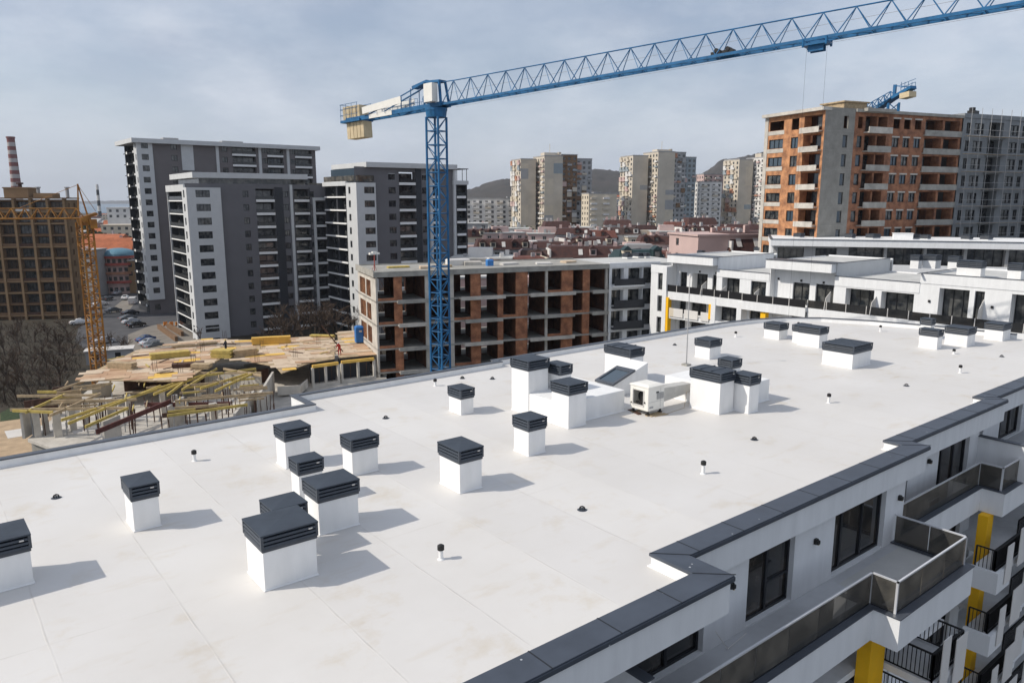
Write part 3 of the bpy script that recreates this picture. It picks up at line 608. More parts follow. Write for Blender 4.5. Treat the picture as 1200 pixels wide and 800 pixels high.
# clutter on its roof
def roofbox(name,label,cat,x,y,z,w,d,h,m,parent_frame=BB,rot=0,group=None):
    b=MB(); b.box(-w/2,w/2,-d/2,d/2,0,h*.8); b.frustum([(-w/2-.05,-d/2-.05,h*.8),(w/2+.05,-d/2-.05,h*.8),(w/2+.05,d/2+.05,h*.8),(-w/2-.05,d/2+.05,h*.8)],[(-w/2+.1,-d/2+.1,h),(w/2-.1,-d/2+.1,h),(w/2-.1,d/2-.1,h),(-w/2+.1,d/2-.1,h)])
    o=b.build(name,m); ca,sa=math.cos(a_),math.sin(a_)
    o.location=(46.6+x*ca-y*sa,86.1+x*sa+y*ca,z); o.rotation_euler=(0,0,a_+rot); return tag(o,label,cat,group)
roofbox('water_tank','small blue tank on the roof of the unfinished brick block','tank',17.2,4.2,21.953,.9,.8,.9,'cyanblue')
for k,(x,y,w,d,h,m,l) in enumerate([(10.5,4.5,2.2,1,.35,'timber','timber pile on the brick block roof left of the crane mast'),(4.5,6.,3,.9,.25,'beam','yellowish beam pile near the left end of the brick block roof'),(7.6,3.2,1.6,1.1,.4,'plyl','pale board pile just left of the crane mast on the roof'),(13.4,7,3.2,1.4,.9,'offw','large pale bundle behind the crane mast on the roof'),(15.3,6,2.4,1.2,.6,'concrete2','grey bundle left of the blue tank'),(20.5,5,2.6,1.,.3,'stackwhite','flat white bundle right of the blue tank'),(25.5,4,2.2,1.2,.25,'offw','pale flat bundle toward the right end of the brick block roof'),(30,5,2.,1.4,.3,'plyl','pale board pile at the right end of the brick block roof')]):
    roofbox('material_pile',l,'material pile',x,y,21.953,w,d,h,m,rot=.3*math.sin(k*3))
# site lamp on the roof corner
t=thing('site_lamp','white-headed floodlight on a red stand at the roof corner of the brick block','floodlight',(47.9,88.6,21.96))
b=MB(); b.tube((0,0,0),(0,0,2.1),.07,6); b.tube((-.4,0,0),(0,0,.9),.03,4); b.tube((.4,.2,0),(0,0,.9),.03,4); b.build('stand','redb',t,off=(0,0,0))
b=MB(); b.box(-.7,.7,-.2,.2,2.1,2.35); b.box(-.3,.3,-.15,.15,2.35,2.5); b.build('lamp_head','cabwhite',t,off=(0,0,0))
# ================================================================== WHITE WING that continues the brick block
W1=thing('white_wing','white rear wing between the brick block and the long sunlit wing, in shade','apartment block',(46.6,86.1,0),a_); 
x0=34.02; x1=42.6
ops=[]; b=MB(); hol=[]
for z in (18.9,15.8,12.7,9.6,6.5):
    hol+=[(.45,2.45,z+.05,z+2.4,1.2),(3.2,5.6,z+.05,z+2.4,1.2),(5.75,8.2,z+.05,z+2.4,.3)]
b.wall((x0,-.2),(1,0),x1-x0,0,22.1,hol,.3,0,0,None); b.box(x0,x1+4,3.9,11,0,21.6,0); b.build('wing_wall',['white'],W1)
b=MB(); b.box(x0,x1+6,-.2,12,21.62,21.9); b.build('wing_roof','roofgrey',W1)
b=MB(); b.box(x0,x1,-.32,-.203,21.5,22.12); b.box(x0,x1,-.2,.1,22.1,22.14);b.build('parapet','white',W1)
for z in (18.9,15.8,12.7,9.6,6.5):
    for (p,w) in ((.5,1.9),(3.25,2.3),(5.8,2.35)):
        window(W1,(x0,-.2),(1,0),p,z+.1,w,2.25,.9 if p<5 else .2,'two')
    b=MB(); b.box(x0+.45,x0+5.6,-1.0,-.205,z-.25,z); b.build('balcony_slab','white' if z>17 else 'slate',W1)
    b=MB(); b.box(x0+.45,x0+5.6,-1.03,-.97,z+.003,z+.95); b.build('balcony_rail','slate',W1)
# ================================================================== LONG SUNLIT WING (faces -x)
LW=thing('balcony_wing','long sunlit white apartment wing with stepped roof, balconies and yellow fins across the courtyard','apartment block',(84.3,50,0)); LW['_o']=(84.3,50,0)
XF=84.3
def fseg(y1,y0,zt,xf,wins,lower=True,fl=18.35,fasc=1.0,ov=.0,holes_extra=()):
    """facade part from y1 (far) to y0 (near)"""
    W_=y1-y0; hol=[]
    for (p,q,zz) in wins: hol.append((y1-p,y1-q,fl+.05,zz,1.3 if (p-q)>2.4 else .35))
    for f in (15.2,12.1,9.0,5.9,2.8):
        if lower:
            for (p,q,zz) in wins: hol.append((y1-p,y1-q,f+.05,f+2.35,.35))
    b=MB(); b.wall((xf,y1),(0,-1),W_,0,zt,hol,.3); b.build('facade_wall','white',LW)
    b=MB(); b.box(xf+.003,xf+13,y0+.003,y1-.003,zt-.35,zt-.05); b.build('roof','roofgrey',LW)
    b=MB(); b.box(xf-ov,xf+.3,y0,y1,zt-fasc,zt+.18) if ov else b.box(xf-.06,xf+.2,y0,y1,zt-fasc,zt+.18); b.build('parapet','white',LW)
    b=MB(); b.box(xf+12.9,xf+13.1,y0,y1,0,zt+.1); b.build('rear_wall','white',LW)
    b=MB(); b.box(xf-ov-.1,xf+.36,y0-.04,y1+.04,zt+.185,zt+.24); b.build('coping','cap',LW)
    for (p,q,zz) in wins:
        w=p-q; wide=w>2.4
        window(LW,(xf,y1),(0,-1),y1-p+.03,fl+.08,w-.06,zz-fl-.1,1.15 if wide else .22,'three' if wide else 'two')
        if lower:
            for f in (15.2,12.1,9.0): window(LW,(xf,y1),(0,-1),y1-p+.03,f+.08,w-.06,2.25,.25,'two')
fseg(72.9,69.2,21.8,XF,[(71.6,70.2,21.0)])
fseg(69.2,61.5,23.4,XF+1.0,[(68.4,67.2,21.1),(66.3,63.7,21.1),(62.9,61.7,21.1)],ov=2.0,fasc=.9)
fseg(61.5,53.6,21.8,XF,[(60.6,57.9,21.0),(56.2,54.0,20.9)],fasc=.75)
fseg(53.6,45.0,23.65,XF+1.0,[(50.9,48.7,21.1),(47.9,45.6,21.15)],ov=2.0,fasc=.9)
fseg(45.0,35.5,22.15,XF,[(43.6,40.3,21.1),(39.5,36.0,21.1)],fasc=.9)
fseg(35.5,10,23.2,XF,[(33.5,30.6,22.0),(30.1,29.2,22.0),(26.8,23.5,22.0),(21,17,22.0)],fasc=.85)
# side cheeks of the raised volumes (shaded)
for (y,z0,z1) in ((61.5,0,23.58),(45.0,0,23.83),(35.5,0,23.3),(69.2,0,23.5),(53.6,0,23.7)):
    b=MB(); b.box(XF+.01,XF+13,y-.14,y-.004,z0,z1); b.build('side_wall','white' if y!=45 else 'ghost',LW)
for (y,z1) in ((61.5,23.58),(45.0,23.83),(35.5,23.38)):
    b=MB(); b.box(XF-.9,XF+13,y-.2,y+.06,z1+.003,z1+.05); b.build('coping','cap',LW)
# terrace band with glass rail
path=[(XF-.9,69.5),(XF-.9,61.0),(XF-1.9,60.5),(XF-1.3,47.0),(XF-1.1,10)]
for (x,y1,y0) in ((XF-.9,69.5,60.9),(XF-1.1,60.9,56.4),(XF-1.4,56.4,47.6),(XF-1.0,47.6,35.8),(XF-1.3,35.8,10)):
    for i,f in enumerate((18.35,15.2,12.1,9.0)):
        if i==0 or y1>56:
            b=MB(); b.box(x,XF+1.2,y0+.01,y1-.01,f-.28,f); b.build('balcony_slab','white',LW)
    for i,f in enumerate((18.35,15.2,12.1)):
        if i and y1<56: continue
        b=MB(); b.box(x-.12,x-.003,y0+.01,y1-.01,f-1.0 if i==0 else f-.5,f+.1); b.build('balcony_fascia','white',LW)
    n=max(1,round((y1-y0)/2.2))
    for k in range(n):
        b=MB(); ya=y1-(y1-y0)*k/n; yb=y1-(y1-y0)*(k+1)/n; b.box(x-.08,x-.06,yb+.06,ya-.06,18.46,19.38); b.build('railing_glass','wingglass' if y1<50 else 'black',LW)
        b=MB(); b.box(x-.11,x-.03,ya-.035,ya+.035,18.46,19.42); b.build('railing_post','stackwhite',LW)
# piers, white screens and yellow fins
for (y,z0,z1) in ((69.3,0,21.9),(56.9,0,18.2),(60.9,12,18.3)):
    b=MB(); b.box(XF-1.3,XF-.01,y-.35,y+.35,z0,z1); b.build('pier','white',LW)
for (y,z0,z1) in ((68.9,12.0,17.6),(61.3,15.4,17.4),(53.4,15.5,17.6),(45.9,16.2,17.3)):
    b=MB(); b.box(XF-1.25,XF-.5,y-.35,y+.35,z0,z1); b.build('yellow_fin','yellow',LW)
for (y,h) in ((59.9,1.0),(54.9,1.1),(45.4,1.6),(40.0,1.6),(29.2,2.3),(63.1,1.4)):
    b=MB(); b.frustum([(XF-1.3,y,18.5),(XF+.0,y,18.5),(XF,y+.06,18.5),(XF-1.3,y+.06,18.5)],[(XF-1.0,y,18.9+h*.6),(XF,y,18.9+h),(XF,y+.06,18.9+h),(XF-1.0,y+.06,18.9+h*.6)]); b.build('awning_screen','stackwhite',LW)
for (y,w,m) in ((66.8,1.6,'offw'),(64.6,2.3,'offw'),(62.3,1.3,'offw'),(68.0,.8,'cream')):
    b=MB(); b.box(XF-1.18,XF-1.1,y-w/2,y+w/2,15.0,16.2); b.build('balcony_screen',m,LW)
# wall lamps over the doors
for y in (69.9,65.0,62.3,52.9,49.8,46.9,34.4,28.4,22.6):
    b=MB(); xx=XF+(1.0 if (45<y<53.6 or 61.5<y<69.2) else 0); b.box(xx-.14,xx-.003,y-.1,y+.1,21.25 if y>35 else 20.4,21.5 if y>35 else 20.65); b.build('wall_lamp','plastic',LW)
# vents on the wings
LV=[((890,296),22.2,1.2),((899,294),22.2,.9),((961,291),23.8,1.2),((988,293),22.3,1.5),((1030,296),22.3,1.6),((1043,292),22.3,1.2),((1050,295),22.3,.9),((1076,316),22.4,1.15),((1096,316),22.4,1.7),((1122,318),22.4,1.3),((1119,331),23.2,1.9),((1147,328),23.2,1.3),((1196,331),23.2,1.3),((822,300),21.95,1.0),((868,303),21.95,1.2),((748,303),22.0,1.3),((757,303),22.0,1.),((735,304),22.0,1.2)]
for k,((px,py),z,w_) in enumerate(LV):
    x,y=P(px,py,z-.15); x=min(max(x,85.5),130); y=min(y,95)
    vent(x,y,w_,w_,1.75 if py>299 and px>1000 else .8,z-.05,'far louvred vent, %s'%(['larger of the pair left of the ribbon-window building','smaller of the pair left of the ribbon-window building','single one above the second raised box of the wing','first right of the second raised box of the wing','second right of the second raised box of the wing','left of two small ones on the wing','right of two small ones on the wing','narrow tall one before the ribbon-window building','broad tall one in the middle before the ribbon-window building','broad tall one rightmost before the ribbon-window building','left one on the front edge of the highest wing roof','middle one on the front edge of the highest wing roof','one at the right edge of the photo on the wing','one behind the first raised box of the wing','one between the two raised boxes of the wing','middle of three on the shaded rear wing','right of three on the shaded rear wing','left of three on the shaded rear wing'][k]),ch=.75 if py>299 and px>1000 else .6,group='vents on the roofs across the courtyard')
# ================================================================== STRIP BUILDING with dark ribbon windows
p0=at(910,116); p1=at(1215,106); a2=math.atan2(p1[1]-p0[1],p1[0]-p0[0]); L2=math.hypot(p1[0]-p0[0],p1[1]-p0[1])+14
SB=thing('strip_building','long low white building with a dark ribbon of windows under a thick white roof edge','building',(p0[0],p0[1],0),a2)
b=MB(); hol=[(.6,4.4,21.7,24.0,1.2),(6.,9.0,21.7,24.0,1.2)]+[(10.6+k*5.2,15.4+k*5.2,21.4,24.2,1.2) for k in range(int((L2-12)/5.2))]
b.wall((0,0),(1,0),L2,0,24.4,hol,1.2); b.build('front_wall','greyr',SB)
for k,h in enumerate(hol):
    window(SB,(0,0),(1,0),h[0]+.02,h[2]+.02,h[1]-h[0]-.04,h[3]-h[2]-.04,1.05,'four')
b=MB(); b.box(-.5,L2,-1.3,14,24.3,25.25); b.build('roof_slab','white',SB)
b=MB(); b.box(-.55,L2,-1.4,-1.0,25.255,25.34); b.box(-.6,-.2,-1.0,14,25.255,25.34); b.build('coping','cap',SB)
b=MB(); b.box(-.1,L2,-2.3,-2.1,19.8,21.9); b.box(-.1,L2,-2.1,-.005,19.6,19.9); b.build('terrace_parapet','white',SB)
b=MB(); b.box(-.3,-.01,0,14,0,24.3); b.build('end_wall','white',SB)
ca,sa=math.cos(a2),math.sin(a2)
for k,t_ in enumerate((4,11.5,14.5,20,22,27.5,30,39)):
    x=p0[0]+ca*t_-sa*5; y=p0[1]+sa*t_+ca*5
    vent(x,y,[1.4,1.2,2.4,2.6,1.1,1.5,1.8,1.2][k],1.2,.7,25.26,'low dark-capped vent, %s from the left on the ribbon-window building'%['first','second','third','fourth','fifth','sixth','seventh','eighth'][k],ch=.62,group='vents on the ribbon-window building')
b=MB(); b.box(0,2.6,0,1.4,0,.85); b.box(-.08,2.68,-.08,1.48,.85,.93); o=b.build('roof_box','whiter'); o.location=(p0[0]+ca*17.2-sa*4,p0[1]+sa*17.2+ca*4,25.26); o.rotation_euler=(0,0,a2); tag(o,'plain white box on the roof edge of the ribbon-window building','roof box')
# ================================================================== TALL BRICK/CONCRETE BLOCK
pc=at(960,121); pr=at(1118,133); pe=at(1235,142); pl=at(893,133)
ar=math.atan2(pr[1]-pc[1],pr[0]-pc[0]); Lr=math.hypot(pr[0]-pc[0],pr[1]-pc[1]); Le=math.hypot(pe[0]-pc[0],pe[1]-pc[1])
TB=thing('tall_unfinished_building','tall unfinished block of orange brick and grey concrete at the right, under construction','unfinished building',(pc[0],pc[1],0),ar)
rx=pl[0]-pc[0]; ry=pl[1]-pc[1]; Ll=abs(-math.sin(ar)*rx+math.cos(ar)*ry); xl=math.cos(ar)*rx+math.sin(ar)*ry
TOP=45.2; ST=2.93
flz=[TOP-.55-ST*(k+1) for k in range(15)]
n=len(flz)
# left sunlit face: brick in the paler sunlit colour, with windows and loggias; parameter runs from far to near corner
def ww(parent,p,q,z,w): pass
b=MB(); hol=[]; brw=[]
for z in flz:
    hol+=[(.9,4.2,z+.75,z+2.25,.18),(6.0,7.6,z+.55,z+2.3,.15),(Ll-4.3,Ll-.5,z+.1,z+2.45,1.5)]
b.wall((0,Ll),(0,-1),Ll,0,TOP-.5,hol,.2); b.build('side_wall','brick_sunlit',TB)
b=MB(); b.wall((1.55,Ll-4.4+0),(0,-1),.01,0,1,[])
for i,z in enumerate(flz):
    if z<18: break
    if i not in(0,):
        window(TB,(0,Ll),(0,-1),.95,z+.78,3.2,1.45,.1,'three','glassb' if i in(1,2) else 'glass')
        window(TB,(0,Ll),(0,-1),6.05,z+.58,1.5,1.7,.08,'two','glassb' if i%2 else 'glass')
    window(TB,(0,Ll),(0,-1),Ll-3.0,z+.7,2.4,1.7,1.35,'two','glassb' if i in(1,2,3) else 'glass')
    b=MB(); b.box(-.7,-.003,.4,4.5,z-.15,z+.0); b.box(-.8,-.7,.4,4.5,z-.25,z+.62); b.build('balcony','concrete2',TB)
    b=MB(); b.box(-.05,-.003,Ll-4.4,Ll-.6,z+.05,z+.7); b.build('concrete_spandrel','concrete2',TB)
b=MB(); b.box(-.12,.15,Ll-.6,Ll+.2,0,TOP-.45); b.build('corner_column','concrete2',TB)
b=MB(); b.box(-.8,1.,-.3,Ll+.3,TOP-.5,TOP); b.build('roof_edge','concrete2',TB)
# right shaded face: its brick wall takes the darker shaded colour
b=MB(); hol=[]
cx=6.2
for i,z in enumerate(flz): hol.append((3.9,4.9,z+.4,z+2.3,.25))
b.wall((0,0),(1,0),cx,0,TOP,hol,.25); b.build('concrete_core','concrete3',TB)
for i,z in enumerate(flz):
    if z<18: break
    b=MB(); b.box(-.1,cx,-.02,-.002,z-.06,z-.02)
    for q in range(6): b.box(.3+q*1.05,.33+q*1.05,-.012,-.002,z,z+2.85)
    b.build('formwork_ridge','concrete',TB)
    if i: window(TB,(0,0),(1,0),3.92,z+.42,.96,1.86,.12,'one','glassb')
b=MB(); hol=[]; 
bal=[(8.2,13.3),(21.6,Lr-.3)]
for i,z in enumerate(flz):
    hol+=[(6.9-cx,8.0-cx,z+.5,z+2.3,.25),(8.5-cx,13.2-cx,z+.05,z+2.45,1.6)]
    hol+=[(s-cx,s+1.5-cx,z+.75,z+2.25,.2) for s in (14.6,17.,19.5)]+[(21.9-cx,Lr-.5-cx,z+.05,z+2.45,1.8)]
b.wall((cx,0),(1,0),Lr-cx,0,TOP-.45,hol,.25); b.build('brick_wall','brick',TB)
b=MB(); b.box(cx,Lr+.1,-.35,1.,TOP-.5,TOP-.05); b.box(7.6,13.8,-1.1,-.353,TOP-.4,TOP+.1); b.build('roof_edge','concrete',TB)
b=MB(); b.box(.5,Lr,1.05,Ll,TOP-.6,TOP-.3); b.box(5,13,3,9,TOP-.3,TOP+.9); b.build('roof','concrete',TB)
b=MB(); b.box(4.2,9,.5,5,TOP+.05,TOP+.95); b.box(3.9,9.3,.2,5.3,TOP+.95,TOP+1.15); b.build('roof_house','timber',TB)
b=MB(); b.box(.3,Lr-.3,Ll-.18,Ll-.02,0,TOP-.62); b.box(4.5,Lr-.3,3.2,Ll-3,15,TOP-.62); b.build('inner_core','shadebrick',TB)
b=MB(); b.box(2.6,4.49,1.2,Ll-.3,15,TOP-.62); b.build('inner_wall','shadebrick',TB)
for i,z in enumerate(flz):
    if z<18: break
    for (p,q,k) in ((8.2,13.3,0),(21.6,Lr-.2,1)):
        b=MB(); pz=-1.0 if k==0 else -.25; b.box(p,q,pz,-.003,z-.16,z); b.box(p,q,pz-.12,pz,z-.2,z+.75); b.build('balcony','concrete2' if k==0 and i==0 else 'concrete',TB)
    if i>0:
        for (t_,w_,s_) in ((6.92,1.06,'one'),(14.62,1.46,'two'),(17.02,1.46,'two'),(19.52,1.46,'two')):
            window(TB,(0,0),(1,0),t_,z+(.52 if w_<1.2 else .77),w_,(1.75 if w_<1.2 else 1.45),.12,s_,'glassb' if (i+int(t_))%4==0 else 'glass')
    for t_ in (14.5,16.9,19.4):
        b=MB(); b.box(t_,t_+1.7,-.03,-.001,z+2.26,z+2.5); b.build('lintel','concrete2',TB)
    window(TB,(0,0),(1,0),8.7,z+.1,2.3,2.2,1.45,'two'); window(TB,(0,0),(1,0),22.2,z+.1,2.2,2.2,1.6,'two')
    b=MB(); b.box(11.0,11.35,.1,1.55,z+.02,z+2.45); b.build('brick_pier','brick',TB)
    b=MB(); b.box((22+Lr)/2-.2,(22+Lr)/2+.3,.1,1.75,z+.02,z+2.45); b.build('brick_pier','brick',TB)
# grey part
GB=thing('grey_tower_part','grey primed tower block wrapped in thin scaffolding at the right edge','unfinished building',(pc[0],pc[1],0),ar)
b=MB(); hol=[]; g0=Lr+.15; GL=Le-Lr+4
for i,z in enumerate(flz):
    hol+=[(.9,2.0,z+.5,z+2.3,.2),(2.9,5.3,z+.5,z+2.3,.2),(6.6,10.4,z+.1,z+2.6,1.6),(12.2,14.4,z+.5,z+2.3,.2),(15.4,16.5,z+.5,z+2.3,.2),(18,22,z+.1,z+2.5,1.6)]
b.wall((g0,-.1),(1,0),GL,0,TOP-.4,hol,.2); b.box(g0,g0+GL,1.7,12,0,TOP-.5,0); b.build('grey_wall','netting',GB)
b=MB(); b.box(g0,g0+GL,-.25,12,TOP-.38,TOP+.35); b.build('roof_edge','netting',GB)
for i,z in enumerate(flz):
    if z<18: break
    for (t_,w_) in ((.92,1.06),(2.92,2.36),(6.7,3.6),(12.22,2.16),(15.42,1.06),(18.1,3.8)):
        window(GB,(g0,-.1),(1,0),t_,z+(.52 if w_<3 else .15),w_,1.75 if w_<3 else 2.3,.12 if w_<3 else 1.4,'two')
    for (p,q) in ((6.3,10.6),(17.8,22.2)):
        b=MB(); b.box(g0+p,g0+q,-.5,-.105,z-.2,z+.12); b.build('balcony_slab','netting',GB)
# scaffolding
SC=thing('scaffolding','thin tube scaffolding standing against the grey tower part','scaffolding',(pc[0],pc[1],0),ar)
k=0
for xx in [g0+.3+j*2.5 for j in range(int(GL/2.5))]:
    b=MB(); b.tube((xx,-1.3,0),(xx,-1.3,TOP+1.2),.045,4); b.build('standard','greyr',SC)
for i,z in enumerate(flz):
    if z<18: break
    b=MB(); b.tube((g0,-1.3,z+.1),(g0+GL,-1.3,z+.1),.04,4); b.tube((g0,-1.3,z+1.1),(g0+GL,-1.3,z+1.1),.03,4); b.build('ledger','greyr',SC)
    b=MB(); b.box(g0,g0+GL,-1.25,-.6,z+.0,z+.06); b.build('walk_board','timber',SC)
b=MB(); b.box(g0+3,g0+4.6,1,2.4,TOP+.36,TOP+1.5); b.box(g0+5.6,g0+8,1,2.,TOP+.36,TOP+1.0); 
b=MB(); b.box(-1,1,-.6,.6,0,.8); b.tube((-.5,0,.8),(-.5,0,1.3),.5,10); o=b.build('roof_tank','plastic'); 
xx=g0+5; o.location=(pc[0]+math.cos(ar)*xx-math.sin(ar)*2,pc[1]+math.sin(ar)*xx+math.cos(ar)*2,TOP+.36); tag(o,'black tank on top of the grey scaffolded tower','tank')
# ================================================================== CRANES
def truss(b,p,q,w,h,step,r,top=True,m=0,chord=None,tri=False):
    """box or triangular lattice between p and q"""
    p=Vector(p);q=Vector(q);d=(q-p);L=d.length;d.normalize();u=d.cross(Vector((0,0,1))); u.normalize(); v=u.cross(d).normalized(); n=max(1,round(L/step)); st=L/n
    rc=chord or r*1.6
    if tri:
        for s in (-1,1): b.tube(p+u*s*w/2,q+u*s*w/2,rc,5)
        b.tube(p+v*h+d*st/2,q+v*h-d*st/2,rc*.7,5)
        for i in range(n):
            A=p+d*st*i; Bq=p+d*st*(i+1); T=p+d*st*(i+.5)+v*h
            for s in (-1,1): b.tube(A+u*s*w/2,T,r,4); b.tube(Bq+u*s*w/2,T,r,4)
            b.tube(A-u*w/2,A+u*w/2,r,4); b.tube(A-u*w/2,Bq+u*w/2,r*.8,4)
    return n
def mast(b,x,y,z0,z1,w,rot,step,r):
    c,s=math.cos(rot),math.sin(rot); cor=[(x+(a*c-e*s)*w/2,y+(a*s+e*c)*w/2) for a,e in ((-1,-1),(1,-1),(1,1),(-1,1))]
    for q in cor: b.tube((*q,z0),(*q,z1),r*2.0,6)
    n=round((z1-z0)/step); st=(z1-z0)/n
    for i in range(n):
        za=z0+i*st; zb=za+st
        for k in range(4):
            A,Bq=cor[k],cor[(k+1)%4]; b.tube((*A,za),(*Bq,za),r*.8,4)
            if i%2==k%2: b.tube((*A,za),(*Bq,zb),r*.8,4)
            else: b.tube((*Bq,za),(*A,zb),r*.8,4)
cp=at(513,90); zt=41.6
jr=Vector(at(1025,61))-Vector(at(570,85.5)); jl=jr.length; jd=jr/jl
sl_=(43.5-41.5)/jl
CR=thing('tower_crane','blue flat-top tower crane with long lattice jib crossing the sky','tower crane',(cp[0],cp[1],0)); CR['_o']=(cp[0],cp[1],0)
rot=math.atan2(jd.y,jd.x)
b=MB(); mast(b,cp[0],cp[1],0,zt-1.2,1.65,rot+.12,1.55,.075); b.build('mast','crane',CR)
b=MB(); b.tube((*cp,zt-1.25),(*cp,zt-.5),1.15,16,r2=1.25); b.tube((*cp,zt-.5),(*cp,zt-.2),1.3,16); b.build('slewing_ring','crane',CR)
def J(t,off=0,up=0): # point along jib
    if t<-1.3: t=-1.3+(t+1.3)*.885
    n=(-jd.y,jd.x); return (cp[0]+jd.x*t+n[0]*off,cp[1]+jd.y*t+n[1]*off,zt+sl_*t+up)
b=MB(); 
for s in (-1,1):
    for t0,t1,wt in ((-1.3,1.5,.7),): b.bar(J(t0,s*.75,.0),J(t1,s*.75,.0),.3,.4)
    b.bar(J(-1.2,s*.7,0),J(-1.0,s*.5,2.7),.25,.25); b.bar(J(1.4,s*.7,0),J(1.0,s*.5,2.6),.25,.25)
b.bar(J(-1.1,0,2.75),J(1.1,0,2.6),1.2,.25); b.bar(J(-1.3,0,.15),J(1.5,0,.2),1.5,.2); b.tube(J(-1.2,-.5,.9),J(-1.2,.7,.9),.5,10); b.build('slewing_tower','crane',CR)
b=MB(); b.frustum([J(-.3,-1.7,.3),J(1.0,-1.7,.3),J(1.0,-.8,.3),J(-.3,-.8,.3)],[J(-.3,-1.7,2.3),J(1.0,-1.7,2.3),J(1.0,-.8,2.3),J(-.3,-.8,2.3)]); b.build('cab','cabwhite',CR)
b=MB(); b.frustum([J(-.2,-1.75,1.2),J(.9,-1.75,1.2),J(.9,-1.71,1.2),J(-.2,-1.71,1.2)],[J(-.2,-1.75,2.1),J(.9,-1.75,2.1),J(.9,-1.71,2.1),J(-.2,-1.71,2.1)]); 
JL=66
b=MB(); 
p_=Vector(J(1.5)); 
def Jt(t0,t1,h0,h1,w,r,step=2.45):
    global b
    n=round((t1-t0)/step); st=(t1-t0)/n
    for s in (-1,1): b.bar(J(t0,s*w/2,0),J(t1,s*w/2,0),.17,.24)
    for i in range(n):
        t=t0+st*i; h=h0+(h1-h0)*(i+.5)/n; T=J(t+st/2,0,h)
        if i<n-1: b.tube(T,J(t+st*1.5,0,h0+(h1-h0)*(i+1.5)/n),.065,5)
        for s in (-1,1): b.tube(J(t,s*w/2,.05),T,.05,4); b.tube(J(t+st,s*w/2,.05),T,.042,4)
        b.tube(J(t,-w/2),J(t,w/2),.05,4); b.tube(J(t,-w/2),J(t+st,w/2),.035,4)
Jt(1.5,JL,2.45,1.75,1.25,.06); b.tube(J(1.2,0,2.5),J(1.5+1.2,0,2.45),.065,5); b.build('jib','crane',CR)
b=MB(); b.tube(J(1.5,0,1.2),J(JL,0,1.0),.014,4); b.tube(J(3,0,-.45),J(JL,0,-.35),.012,4); b.build('trolley_rope','greyr',CR)
# trolley + hoist
for t_,nm in ((42.1,'trolley'),):
    b=MB(); b.bar(J(t_-1,0,-.35),J(t_+1,0,-.35),1.4,.18); 
    for s in (-1,1):
        for e in (-.9,.9): b.tube(J(t_+e,s*.7,-.55),J(t_+e,s*.7,.05),.09,6)
        b.bar(J(t_-.6,s*.35,-.65),J(t_+.6,s*.35,-.65),.1,.5)
    b.build(nm,'crane',CR)
b=MB(); 
for s in (-.8,.8):
    q=J(42.1+s,0,-.6); b.tube(q,(q[0],q[1],q[2]-34),.008,4)
b.build('hoist_rope','frame',CR)
b=MB(); b.bar(J(33.2,0,.3),J(35.2,0,.3),.7,.25); b.tube(J(33.7,-.4,.5),J(33.7,.4,.5),.2,8); b.tube(J(34.7,-.4,.5),J(34.7,.4,.5),.2,8); b.build('jib_winch','plastic',CR)
# counter jib
b=MB(); 
for s in (-1,1): b.bar(J(-1.2,s*.8,0),J(-16.4,s*.8,-.0),.22,.5)
for k in range(8): b.tube(J(-1.5-2*k,-.8),J(-1.5-2*k,.8),.06,4)
for s in (-1,1): b.tube(J(-1.0,s*.5,2.8),J(-12.3,s*.7,.15),.075,5); b.tube(J(-3.3,s*.6,2.2),J(-12.6,s*.75,.12),.06,5)
b.bar(J(-1.0,0,2.85),J(-3.6,0,2.45),1.0,.3)
for t_ in (-3.6,-5.4): 
    for s in (-1,1): b.tube(J(t_,s*.7,.1),J(t_,s*.7,2.3-(t_+3.6)*-.35 if t_>-5 else 1.6),.06,4)
b.build('counter_jib','crane',CR)
b=MB()
for s in (-1,1):
    for zz in (.55,1.0): b.tube(J(-2,s*1.05,zz),J(-11.5,s*1.05,zz),.025,4)
    for k in range(7): b.tube(J(-2-1.55*k,s*1.05,0),J(-2-1.55*k,s*1.05,1.0),.025,4)
    for zz in (.6,1.3,1.9): b.tube(J(-13.6,s*1.15,zz),J(-17.3,s*1.15,zz),.03,4)
    for k in range(4): b.tube(J(-13.7-1.15*k,s*1.15,0),J(-13.7-1.15*k,s*1.15,1.9),.03,4)
for zz in (.6,1.3,1.9): b.tube(J(-17.3,-1.15,zz),J(-17.3,1.15,zz),.03,4)
b.bar(J(-13.3,0,-.15),J(-17.3,0,-.15),2.3,.3)
b.build('guard_rail','crane',CR)
for s in (-1,1):
    b=MB(); A=[J(-5.2,s*1.12-.03,.9),J(-9.5,s*1.12-.03,.6),J(-11.6,s*1.12-.03,.35)]
    b.bar(J(-5.0,s*1.14,1.2),J(-12.6,s*1.14,.75),.05,.8); b.build('white_panel','cabwhite',CR)
b=MB(); b.bar(J(-7.0,-.95,-.02),J(-11.5,-.95,-.02),.03,.5); b.build('name_board','cabwhite',CR)
for k in range(5):
    b=MB(); t_=-13.7-.72*k; b.bar(J(t_,0,.85),J(t_-.6,0,.85),1.5,1.6); b.build('ballast_block','ballast',CR)
for k in range(5):
    b=MB(); t_=-13.0-.72*k; b.bar(J(t_,0,-1.3),J(t_-.62,0,-1.3),1.4,1.95); b.build('ballast_block','ballast',CR)
